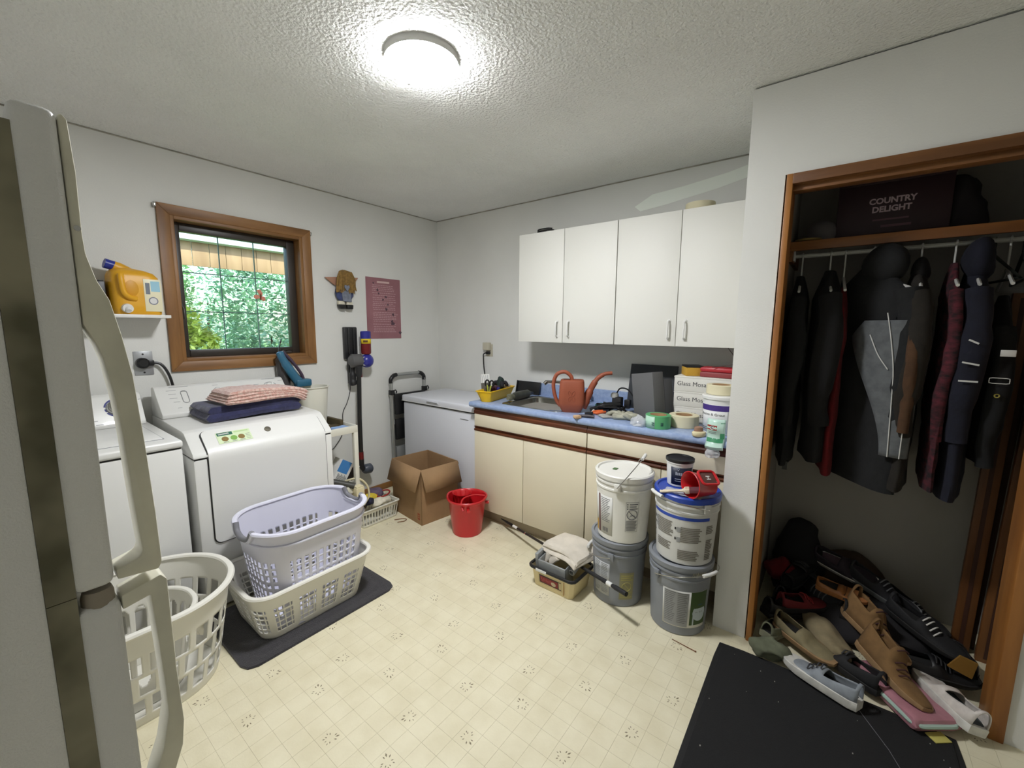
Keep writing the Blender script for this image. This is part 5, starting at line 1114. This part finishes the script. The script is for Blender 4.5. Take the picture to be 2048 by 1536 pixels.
lq_.add([f_(.016+.016*math.cos(a_), .054+.013*math.sin(a_)) for a_ in [2*PI*i/16 for i in range(16)]], [tuple(range(16))], 3)
build('label_print', lq_, [mat('print_dark', (52, 26, 24), .5), mat('label_dark_red', (134, 32, 34), .5), mat('print_rose', (170, 70, 70), .5), mat('print_putty', (196, 178, 150), .5)], lbq)
build('corner_line', MB().box(.082, .085, -.1125, -.105, .02, .095), mat('print_tan', (186, 152, 104), .5), rt_)
build('tape_strip', MB().box(-.09, -.02, -.129, -.1265, .108, .124, bev=.0008), M_white, rt_)
rtr = thing('roller_tray', 'grey metal roller tray standing inside the cream bin', 'tray', (2.005, -.93, .012), rot=(.12, 0, 0))
M_tray = mat('tray_grey', (158, 162, 164), .4, .3, var=.12, vscale=16)
build('pan', MB().box(-.095, .085, -.06, -.05, 0, .15, bev=.003).box(-.095, -.088, -.06, .02, 0, .15, bev=.003).box(.078, .085, -.06, .02, 0, .15, bev=.003).box(-.095, .085, -.06, .03, 0, .006, bev=.002), M_tray, rtr)
build('side_wing', MB().box(-.125, -.105, -.045, .05, .01, .17, bev=.004), M_tray, rtr)
tag(B('roller_tube', MB().lathe([(.012, 0), (.019, 0), (.019, .15), (.012, .15)], n=24, caps=False, M=Matrix.Translation((2.105, -.965, .125)) @ Matrix.Rotation(-PI/2+.25, 4, 'X') @ Matrix.Rotation(0, 4, 'Z')), mat('tube_grey', (186, 188, 188), .4), None), 'grey roller tube end poking from the cream bin', 'tube')
M_drop = mat('drop_cloth', (214, 206, 192), .95, var=.1, vscale=14, bump=.3, bscale=160)
dc = thing('drop_cloth', 'folded off-white drop cloth resting on the roller tray', 'cloth', (2.03, -.865, .175), math.radians(-14))
for k in range(2):
    build('fold', slab(.27-.01*k, .2, .03, .0149, .006, 15, 40+k, 30, 26, sag=lambda x, y, k=k: -.55*max(0, abs(x+.02)-.08)**1.3-.25*max(0, -y-.07)+.008*math.sin(x*22+k)), M_drop, dc, (0, .01*k, .024*k), (0, .03*k, .05*k))
build('hanging_corner', MB().grid(lambda i, j: (-.09+.11*i/10*(1-.55*j/8), -.095-.012*j/8-.006*math.sin(i*.9), .008-.062*j/8-.012*math.sin(i*.8)), 10, 8), M_drop, dc, solid=.008)
ep = thing('extension_pole', 'black extension pole lying across the cream bin', 'pole', (1.9, -.8, .12))
PA, PB = Vector((1.30, -.590, .062)), Vector((2.447, -1.03, .178)); pd = PB-PA
B('shaft', MB().tube([PA+pd*.13, PA+pd*.80], .0085, 12), mat('pole_black', (34, 30, 28), .35), ep)
B('tip', MB().tube([PA, PA+pd*.07, PA+pd*.13], [.003, .009, .0105], 12), M_black, ep)
B('collar', MB().tube([PA+pd*.14, PA+pd*.185], .0092, 12), M_white, ep)
B('joint_ring', MB().tube([PA+pd*.265, PA+pd*.275], .0098, 12), M_chrome, ep)
B('grip', MB().tube([PA+pd*.76, PA+pd*.8, PA+pd*.86, PA+pd*.88, PA+pd*.93, PA+pd*.94, PA+pd], [.0085, .0105, .0105, .012, .010, .0125, .012], 14), mat('pole_grip', (30, 30, 32), .7), ep)
B('band', MB().tube([PA+pd*.893, PA+pd*.922], .0118, 12), M_white, ep)
tag(B('thin_stick', MB().tube([(1.72, -.67, .055), (2.28, -.93, .135)], .0045, 8), mat('stick_white', (210, 204, 190), .6), None), 'thin pale stick lying beside the black pole', 'stick')
ni = thing('rusty_spike', 'long rusty nail lying on the floor by the pails', 'nail', (2.71, -.975, 0))
B('shank', MB().tube([(2.655, -.968, .003), (2.765, -.981, .003)], [.0016, .0022], 6), mat('rust_brown', (120, 78, 50), .8), ni)
B('head', MB().tube([(2.763, -.981, .0035), (2.767, -.9815, .0035)], .0035, 8), mat('rust_brown', (120, 78, 50), .8), ni)
# ------------------------------------------------------------------ closet
M_oaks = wood('oak_shelf', (150, 98, 50), (116, 72, 34), (.1, 1, 1))
cs = thing('closet_shelf', 'oak edged shelf running across the closet top', 'shelf', (3.4, -.2, 1.85))
B('board', MB().box(2.926, 3.858, -.40, -.002, 1.855, 1.874), M_wall, cs)
B('front_edge', MB().box(2.926, 3.858, -.418, -.40, 1.836, 1.878, bev=.002), M_oaks, cs)
B('cleat', MB().box(2.926, 2.945, -.39, -.01, 1.79, 1.855), M_oaks, cs)
rod = thing('closet_rod', 'white metal clothes rail across the closet', 'rail', (3.4, -.31, 1.82))
B('tube', MB().tube([(2.946, -.31, 1.823), (3.859, -.31, 1.823)], .0095, 12), mat('rail_white', (206, 206, 198), .35), rod)
B('rail_socket', MB().box(2.945, 2.953, -.335, -.285, 1.8, 1.85, bev=.002), M_white, rod)
# shelf things
M_crate = mat('crate_plum', (48, 27, 33), .6)
mc = thing('milk_crate', 'dark plum crate lettered COUNTRY DELIGHT on the closet shelf', 'crate', (3.29, -.2, 1.8745))
build('shell', MB().box(-.19, .19, -.125, -.115, 0, .25, bev=.004).box(-.19, .19, .115, .125, 0, .25, bev=.004).box(-.19, -.18, -.115, .115, 0, .25, bev=.003).box(.18, .19, -.115, .115, 0, .25, bev=.003).box(-.185, .185, -.12, .12, 0, .012), M_crate, mc)
build('rib', MB().box(-.192, .192, -.13, -.124, .235, .252, bev=.002), M_crate, mc); build('rib', MB().box(-.192, .192, -.13, -.124, .0, .02, bev=.002), M_crate, mc)
q_ = text_mesh('COUNTRY', .034, extrude=.0006, bold=.0012); q2 = text_mesh('DELIGHT', .034, extrude=.0006, bold=.0012)
for a_ in (q_, q2): a_.v = [(x*.95, y, z) for x, y, z in a_.v]
q_.v = [(x+.0, -.1262-z, .158+y) for x, y, z in q_.v]; q2.v = [(x-.0, -.1262-z, .122+y) for x, y, z in q2.v]
M_let = mat('crate_lettering', (186, 166, 172), .7)
build('lettering', q_, M_let, mc); build('lettering', q2, M_let, mc)
build('small_print', MB().box(-.06, .06, -.1266, -.1252, .075, .082).box(-.03, .07, -.1266, -.1252, .045, .055), mat('crate_faded', (104, 74, 82), .7), mc)
crumple('dark_blanket', 'dark bundle of cloth on top of the closet crate', 'cloth', (3.52, -.19, 1.8745), (.085, .13, .15), mat('dark_bundle', (38, 34, 36), .95), 6, .03, 9)
cap = thing('baseball_cap', 'grey white baseball cap at the left end of closet shelf', 'cap', (3.035, -.27, 1.8745), rot=(.0, .35, -.6))
build('crown', MB().loft([[(x, y, z) for x, y in circle(r_, 24, r_*.9)] for z, r_ in ((.03, .07), (.06, .072), (.09, .06), (.108, .038), (.114, .01))]), mat('cap_grey', (112, 108, 108), .9), cap)
build('visor', MB().prism([(.045, -.055), (.1, -.045), (.125, 0), (.1, .045), (.045, .055)], 'z', .026, .031), mat('cap_tan', (126, 100, 72), .9), cap)
tag(B('straw_plate', MB().lathe([(.02, 0), (.05, .004), (.055, .012), (.05, .012), (.02, .008)], (3.0, -.36, 1.8785), 28, caps=True), mat('straw_tan', (140, 120, 66), .8), None), 'small tan dish at the left end of closet shelf', 'dish')
# garments
M_hook = mat('hanger_white', (204, 204, 198), .4)
def hanger(t, x, m=M_hook, shoulder=.2):
    build('hook', MB().tube([(0, .0, -.10), (0, 0, -.02), (0, .012, .012), (0, .0, .025), (0, -.014, .016)], .0035, 6), m, t)
    build('hanger_arm', MB().tube([(0, -shoulder, -.17), (0, 0, -.1), (0, shoulder, -.17)], .006, 6), m, t)
def garment(label, x, y, rz, top, bot, wx, wy, m, seed, cat_='jacket', hood=False, sleeves=True, lean=0, m2=None, panel=None):
    t = thing('hanging_'+cat_, label, cat_, (x, y, 1.805), rz, group='clothes on the closet rail')
    hanger(t, x)
    zt, zb = top-1.805, bot-1.805; n = 30; rings = []; NR = 22
    for k in range(NR+1):
        f = k/NR; z = zt+(zb-zt)*f; d = (zt-z)
        sy = wy*min(1, (.22+d/.14*.78)) if d < .14 else wy*(1+.06*f); sx = wx*min(1, .45+d/.22)*(1+.12*math.sin(f*PI))
        rings.append([(sx*math.cos(a_)*(1+.18*noise.noise(Vector((math.cos(a_)*2, math.sin(a_)*2+seed, f*3)))+.10*math.sin(5*a_+seed+f*2)), sy*math.sin(a_)*(1+.06*noise.noise(Vector((a_, seed, f*4)))), z+lean*math.sin(a_)*f) for a_ in [2*PI*i/n for i in range(n)]])
    mb = MB().loft(rings); build('body', mb.wob(.008, 9, seed), m, t, ang=70)
    if sleeves:
        for s_ in (-1, 1):
            L_ = min(.6, (zt-zb)*.85); build('sleeve', MB().tube(catmull([(0, s_*wy*.85, zt-.12), (.01, s_*wy*1.02, zt-.3), (-.005, s_*wy*1.0, zt-.12-L_*.75), (.0, s_*wy*.93, zt-.1-L_)], 5), [wx*.85]*5+[wx*.95]*5+[wx*.78]*6, 14).wob(.01, 11, seed+3), m2 or m, t, ang=70)
    if hood: build('hood', MB().ball((0, -wy*.25, zt+.0), wx*1.1, wy*.42, .085).wob(.012, 12, seed), m2 or m, t, ang=70)
    return t
G = lambda n_, c_: mat('cloth_'+n_, c_, .95, var=.2, vscale=30, bump=.3, bscale=60)
t = garment('plain black coat at the far left of the closet rail', 2.985, -.34, .05, 1.72, .83, .034, .24, G('black', (10, 11, 12)), 1, 'coat')
build('hem_tab', MB().box(.0, .02, -.22, -.19, -1.0, -.96), M_black, t)
garment('black jacket with dark red lining between black and grey coats', 3.095, -.33, .08, 1.735, .86, .05, .23, G('softblack', (13, 12, 13)), 2)
garment('red scarf hanging below the black jacket', 3.150, -.33, .05, 1.66, .80, .026, .20, G('red', (104, 12, 18)), 3, 'scarf', sleeves=False)
# grey sports jacket, turned so that its front shows
gj = garment('black and grey sports jacket with pale piping in the closet', 3.25, -.37, .62, 1.745, .78, .055, .23, G('charcoal', (22, 23, 24)), 4, hood=True)
M_gry = G('grey', (92, 95, 97)); M_pipe = mat('reflective_piping', (200, 200, 196), .5)
def on_side(u, v, o=.0): return (-.062-o+.012*math.cos(u*6), -.02+u, v)
def jp(px_u, z, o=.008):  # a point on the visible flank of the grey jacket (local)
    return (.045*math.cos(px_u*7)-.0+.0, -.245+0*px_u, z)
# front panel pieces: a shell wrapped round the near (-y) edge of the jacket
def wrap(z0, z1, a0, a1, grow, nz=14, na=12, w0=None):
    def f(i, j):
        z = z0+(z1-z0)*j/nz; A0, A1_ = (w0(j/nz) if w0 else (a0, a1)); a_ = math.radians(A0+(A1_-A0)*i/na)
        fr = min(1, max(0, (1.745-1.805-z)/.965)); d = max(.0, -.06-z); sx = .055*min(1, .45+d/.22)*(1+.12*math.sin(fr*PI)); sy = .23*min(1, .22+d/.14*.78)*(1+.06*fr)
        return ((sx+grow)*math.cos(a_), (sy+grow)*math.sin(a_), z)
    return MB().grid(f, na, nz)
def yk(t_):
    s_ = t_*t_*(3-2*t_); c_ = 6*math.sin(t_*9); return (-172+44*s_+(14 if t_ < .12 else 0)*(1-t_/.12), -34-46*s_-(20*(1-t_/.2) if t_ < .2 else 0))
build('grey_front', wrap(-.30, -.86, 0, 0, .033, 26, 14, yk), M_gry, gj, solid=.006, ang=70)
def pipe_line(pts, name='piping'):
    P_ = []
    for a_, z in pts:
        fr = min(1, max(0, (-.06-z)/.965)); d = max(0, -.06-z); sx = .055*min(1, .45+d/.22)*(1+.12*math.sin(fr*PI)); sy = .23*min(1, .22+d/.14*.78)*(1+.06*fr)
        P_.append(((sx+.037)*math.cos(math.radians(a_)), (sy+.037)*math.sin(math.radians(a_)), z))
    build(name, MB().tube(catmull(P_, 5), .0022, 6), M_pipe, gj)
pipe_line([(-135, -.27), (-128, -.38), (-122, -.5), (-120, -.62), (-118, -.86)]); pipe_line([(-45, -.40), (-75, -.46), (-95, -.54), (-100, -.64), (-102, -.86)]); pipe_line([(-150, -.36), (-140, -.44), (-128, -.5)])
build('chest_badge', MB().box(-.02, .02, -.006, 0, -.008, .008, bev=.002, M=Matrix.Translation((.0, -.24, -.25))), M_pipe, gj)
gt = garment('brown and olive coat in the middle of the rail', 3.405, -.35, -.05, 1.735, .80, .042, .23, G('olive', (32, 28, 22)), 5)
build('collar', MB().ball((0, -.05, -.10), .03, .06, .06).wob(.01, 14, 2), G('softblack', (13, 12, 13)), gt, ang=70)
build('brown_front', MB().tube(catmull([(.0, -.222, -.22), (.0, -.252, -.4), (.0, -.256, -.6), (.0, -.25, -.75)], 5), [.012]*4+[.022]*8+[.018]*4, 12), G('brown', (74, 50, 30)), gt, ang=70)
M_plaid = mat('plaid_red', (84, 28, 38), .95, col2=(24, 15, 19), vscale=28, stretch=(1, 1, 2))
garment('red and black plaid shirt squeezed beside the navy coat', 3.505, -.36, -.05, 1.735, .82, .022, .22, M_plaid, 6, 'shirt')
nv = garment('navy blue coat with white trim near the right of the rail', 3.568, -.36, -.08, 1.735, .80, .042, .22, G('navy', (17, 19, 34)), 7, hood=True)
for z, l, r_ in ((-.38, .03, .5), (-.46, .045, .2), (-.525, .05, 0.0)): build('trim_stripe', MB().box(-l/2, l/2, -.004, 0, -.003, .003, M=Matrix.Translation((.0, -.275, z)) @ Matrix.Rotation(r_, 4, 'Y')), M_pipe, nv)
bv = garment('black padded vest with badge at the right end of the rail', 3.655, -.35, -.1, 1.60, .95, .034, .20, G('black', (10, 11, 12)), 8, 'vest', sleeves=True)
build('badge', MB().box(-.018, .02, -.004, 0, -.012, .012, bev=.002, M=Matrix.Translation((.01, -.245, -.42))), M_pipe, bv)
build('buckle', MB().tube([(x+.0, -.25, z-.52) for x, z in rrect(.05, .02, .004, 16)], .0015, 5, closed=True), M_pipe, bv)
build('pull_tab', MB().tube([(x, -.25, z-.575) for x, z in circle(.006, 14)], .0022, 5, closed=True), mat('tab_yellow', (150, 140, 60), .6), bv)
for k, (x, rz) in enumerate(((3.62, .2), (3.70, -.1))):
    t = thing('clothes_hanger', ['empty dark green clothes hanger near the navy coat', 'empty black clothes hanger at the right end of the rail'][k], 'hanger', (x, -.31, 1.808), rz, group='empty hangers')
    build('hanger_arm', MB().tube([(0, 0, .01), (0, 0, -.04), (0, -.2, -.15), (0, .2, -.15), (0, 0, -.04)], .006, 6), mat('hanger_dark', (36, 42, 36), .5), t); build('hook', MB().tube([(0, 0, -.04), (0, 0, .0), (0, .014, .018), (0, -.004, .028)], .003, 6), M_chrome, t)
# boards leaning at the right
M_brd = wood('leaning_board', (132, 86, 46), (98, 60, 30), (1, 1, .1))
for k, (xa, yb_, wd, ln, tl, lb_) in enumerate(((3.722, -.20, .062, 1.62, .012, 'brown board standing upright in the right of the closet'), (3.795, -.24, .06, 1.66, .02, 'brown board standing just behind the closet jamb'), (3.762, -.155, .03, 1.60, .02, 'thin dark strip of wood between the upright boards'))):
    t = thing('upright_board', lb_, 'board', (xa, yb_, 0), rot=(0, tl, 0))
    build('plank', MB().box(-wd/2, wd/2, -.012, .012, 0, ln, bev=.002), M_brd if k < 2 else mat('dark_strip', (70, 40, 26), .6), t)
    build('groove', MB().box(-wd*.12, wd*.12, -.0135, -.0115, .02, ln-.02), mat('dark_strip', (70, 40, 26), .6), t)
# ------------------------------------------------------------------ shoes
def shoe(label, c, rz, m_up, m_sole, L_=.28, W_=.1, Ht=.1, col=(200, 200, 196), tilt=(0, 0), cat_='shoe', boot=0.0, lace=True, lining=None, sole_h=.024, name='shoe'):
    t = thing(name, label, cat_, c, rot=(tilt[0], tilt[1], rz), group='shoes heaped in the closet')
    def wid(f): return W_/2*(.76+.24*math.sin(min(1, f*1.1)*PI*.72)) * (1 if f < .76 else math.sqrt(max(.0, 1-((f-.76)/.24)**2*.82))) * (1 if f > .08 else .72+.28*f/.08)
    fs = [i/22 for i in range(23)]
    sole = []
    for z, g_ in ((0, .94), (.004, 1.0), (sole_h, 1.03), (sole_h+.002, .98)):
        sole.append([((f-.5)*L_, wid(f)*g_, z+(.012*max(0, f-.75)/.25 if z < .01 else 0)) for f in fs]+[((f-.5)*L_, -wid(f)*g_, z+(.012*max(0, f-.75)/.25 if z < .01 else 0)) for f in fs[::-1]])
    build('sole', MB().loft(sole), m_sole, t)
    def top(f):
        if f < .42: return Ht*(.92+.12*math.cos(f/.42*PI))+boot
        if f < .62: return Ht*(.80)+(Ht*.0)+(boot*(.62-f)/.2 if boot else 0) if f < .5 else Ht*(.80-.32*(f-.5)/.12)
        return Ht*(.48-.14*((f-.62)/.38)**1.5)
    K = 18
    def P_(i, j):
        f = max(.0, min(1, j/24)); s_ = i/K*2-1; w_ = wid(f)*.98; h = top(f)-sole_h
        a_ = s_*PI/2; x = (f-.5)*L_*.985; q = abs(math.sin(a_))**.75
        return (x, math.copysign(w_*q*(1-.16*math.cos(a_)*(1 if f < .5 else .4)), a_), sole_h*.7+h*math.cos(a_)**.6 if abs(s_) < 1 else sole_h*.7)
    up = MB().grid(P_, K, 24, skip=lambda i, j: (1 <= j <= 9 and 4 <= i <= K-5))
    build('upper', up, m_up, t, solid=.004, ang=70)
    build('insole', MB().loft([[((f-.5)*L_*.9, wid(f)*.8, z) for f in fs[:14]]+[((f-.5)*L_*.9, -wid(f)*.8, z) for f in fs[:14][::-1]] for z in (sole_h, sole_h+.004)]), lining or M_dgap, t)
    if lace:
        for k in range(4):
            f = .47+.055*k; w_ = wid(f)*.5; z = top(f)+.002; build('lace', MB().tube(catmull([((f-.5)*L_, -w_, z-.008), ((f-.49)*L_, 0, z+.002), ((f-.5)*L_, w_, z-.008)], 4), .0028, 6), mat('lace_%d_%d_%d' % col, col, .8), t)
    return t
S = lambda n_, c_, r_=.8: mat('shoe_'+n_, c_, r_, var=.15, vscale=30)
W_s = S('white_sole', (214, 212, 204), .5); K_s = S('black_sole', (28, 27, 27)); T_s = S('tan_sole', (150, 120, 84))
shoe('grey canvas sneaker with thick white sole at the closet threshold', (3.215, -.865, .018), math.radians(156), S('grey_canvas', (140, 146, 152)), W_s, .28, .098, .105, (60, 60, 64), (.12, 0), sole_h=.032, cat_='sneaker', name='sneaker', lining=S('black_knit', (24, 24, 26)))
shoe('tan suede boot with dark lacing lying in front of the heap', (3.44, -.72, .07), math.radians(-52), S('tan_suede', (124, 94, 58), .95), T_s, .30, .105, .11, (70, 40, 42), (-.3, .12), boot=.05, lining=S('beige_lining', (168, 146, 112)), cat_='boot', name='boot')
shoe('second tan boot half behind the lacing boot', (3.39, -.56, .12), math.radians(-50), S('tan_suede', (124, 94, 58), .95), T_s, .30, .105, .11, (60, 32, 36), (-.2, .1), boot=.05, lining=S('beige_lining', (168, 146, 112)), cat_='boot', name='boot')
shoe('white leather shoe by the right closet jamb', (3.60, -.70, .04), math.radians(118), S('white_leather', (216, 208, 200), .5), W_s, .28, .105, .10, (210, 204, 196), (.25, 0), lace=False, lining=S('slate_lining', (70, 78, 80)), sole_h=.03)
shoe('black sneaker with white loop laces behind the pink bag', (3.56, -.46, .16), math.radians(-35), S('black_knit', (24, 24, 26)), K_s, .29, .1, .1, (214, 212, 206), (.1, .2), cat_='sneaker', name='sneaker')
shoe('black shoe next to the right jamb at the back', (3.665, -.40, .06), math.radians(100), S('black_leather', (22, 22, 24), .5), K_s, .28, .1, .1, (40, 40, 42), (0, 0))
shoe('dark trainer with grey stripes on top of the heap', (3.43, -.28, .19), math.radians(-30), S('charcoal_mesh', (38, 38, 42)), S('grey_sole', (110, 112, 112)), .29, .1, .1, (116, 118, 120), (.1, .15), cat_='trainer', name='trainer')
shoe('dark shoe with mauve lining seen from above at the heap top', (3.29, -.20, .225), math.radians(-20), S('plum_mesh', (50, 42, 50)), W_s, .27, .1, .1, (90, 84, 92), (.55, .1), lace=False, lining=S('mauve_lining', (96, 78, 88)))
shoe('brown leather slipper resting sole up in the heap', (3.275, -.42, .20), math.radians(-8), S('cognac_leather', (150, 96, 50), .45), S('cognac_sole', (160, 104, 56)), .2, .085, .06, (120, 80, 44), (.15, 0), lace=False, cat_='slipper', name='slipper')
shoe('olive cloth shoe at the left closet jamb', (3.045, -.63, .03), math.radians(70), S('olive_cloth', (104, 106, 84)), S('olive_sole', (122, 122, 100)), .24, .09, .08, (150, 150, 130), (.1, .1), lace=False)
shoe('khaki shoe lying behind the grey sneaker', (3.155, -.69, .05), math.radians(-30), S('khaki_suede', (128, 118, 88)), T_s, .27, .095, .09, (120, 110, 84), (.1, .05), lace=False)
shoe('black boot under the coats at the left', (3.05, -.36, .02), math.radians(85), S('black_leather', (22, 22, 24), .5), K_s, .28, .1, .11, (40, 40, 42), (0, 0), boot=.06, cat_='boot', name='boot')
shoe('dark red shoe beneath the khaki bag strap', (3.13, -.47, .10), math.radians(40), S('maroon', (104, 22, 28)), K_s, .25, .09, .09, (150, 40, 44), (.1, 0))
for lb_, c, rz, tl, m_, cl_ in (('scuffed black shoe toe up at the left of the heap', (3.10, -.27, .17), 1.2, (.2, -.3), S('black_leather', (22, 22, 24), .5), (50, 50, 52)), ('black trainer wedged behind the tan boots', (3.40, -.42, .11), .3, (.3, .1), S('black_knit', (24, 24, 26)), (70, 70, 74)),
        ('dark grey trainer lying on its side mid heap', (3.22, -.33, .13), -.9, (1.1, .1), S('charcoal_mesh', (38, 38, 42)), (90, 92, 94)), ('black shoe lying crosswise behind the white shoe', (3.59, -.55, .05), .2, (.15, 0), S('black_leather', (22, 22, 24), .5), (34, 34, 36)),
        ('black sandal strap shoe at the back right', (3.55, -.22, .10), -.6, (.2, .2), S('black_knit', (24, 24, 26)), (120, 120, 118)), ('dark shoe between grey sneaker and tan boot', (3.30, -.72, .03), 2.5, (.1, 0), S('black_knit', (24, 24, 26)), (60, 60, 62)),
        ('black shoe by the olive cloth shoe', (3.07, -.50, .06), .9, (.1, .1), S('black_leather', (22, 22, 24), .5), (36, 36, 38))):
    shoe(lb_, c, rz, m_, K_s, .28, .1, .1, cl_, tl)
crumple('duffel_bag', 'black duffel bag at the back left of closet floor', 'bag', (3.085, -.14, .0), (.12, .10, .27), mat('duffel_black', (24, 23, 24), .9), 3, .03, 8)
crumple('brown_bag', 'dark brown soft bag behind the shoe heap', 'bag', (3.30, -.1, .0), (.17, .085, .19), mat('bag_brown', (62, 46, 34), .9), 4, .02, 9)
crumple('clothes_pile', 'dark pile of worn clothes beneath the shoe heap', 'clothes', (3.40, -.34, .0), (.27, .19, .115), mat('heap_cloth', (34, 32, 34), .95), 9, .03, 9)
crumple('khaki_sack', 'khaki cloth sack lying across the shoe heap', 'sack', (3.225, -.59, .045), (.06, .16, .045), mat('sack_khaki', (132, 120, 92), .95, var=.2, vscale=20), 5, .02, 12, rz=.55)
crumple('olive_rag', 'crumpled olive green cap at the closet threshold', 'cap', (3.035, -.80, .012), (.075, .055, .045), mat('rag_olive', (98, 102, 82), .95, var=.2, vscale=25), 7, .02, 18)
crumple('red_cloth', 'dark red cloth in the left of the shoe heap', 'cloth', (3.01, -.27, .13), (.07, .09, .06), mat('cloth_dark_red', (110, 18, 26), .95), 8, .02, 14)
pb_ = thing('pink_bag', 'pink and mint glittery bag under the tan boot', 'bag', (3.475, -.745, .012), math.radians(38))
M_pk = mat('bag_pink', (176, 122, 132), .45, var=.15, vscale=20); M_mint = mat('bag_mint', (168, 190, 178), .45)
build('shell', slab(.17, .30, .05, .024, .01, 12, 2, 20, 28), M_pk, pb_)
build('trim', MB().tube([(x, y, .03) for x, y in rrect(.165, .295, .03, 50)], .008, 8, closed=True), M_mint, pb_)
tag(B('yellow_tag', MB().box(-.03, .03, -.02, .02, 0, .004, bev=.001, M=Matrix.Translation((3.565, -.88, .012)) @ Matrix.Rotation(.7, 4, 'Z')), mat('tag_yellow', (190, 180, 96), .7), None), 'pale yellow paper tag in front of the pink bag', 'tag')
tag(B('ochre_flap', MB().prism([(3.62, .12), (3.69, .10), (3.70, .17), (3.65, .18)], 'y', -.58, -.57), mat('flap_ochre', (132, 96, 32), .8), None), 'ochre cardboard flap beside the right closet jamb', 'flap')
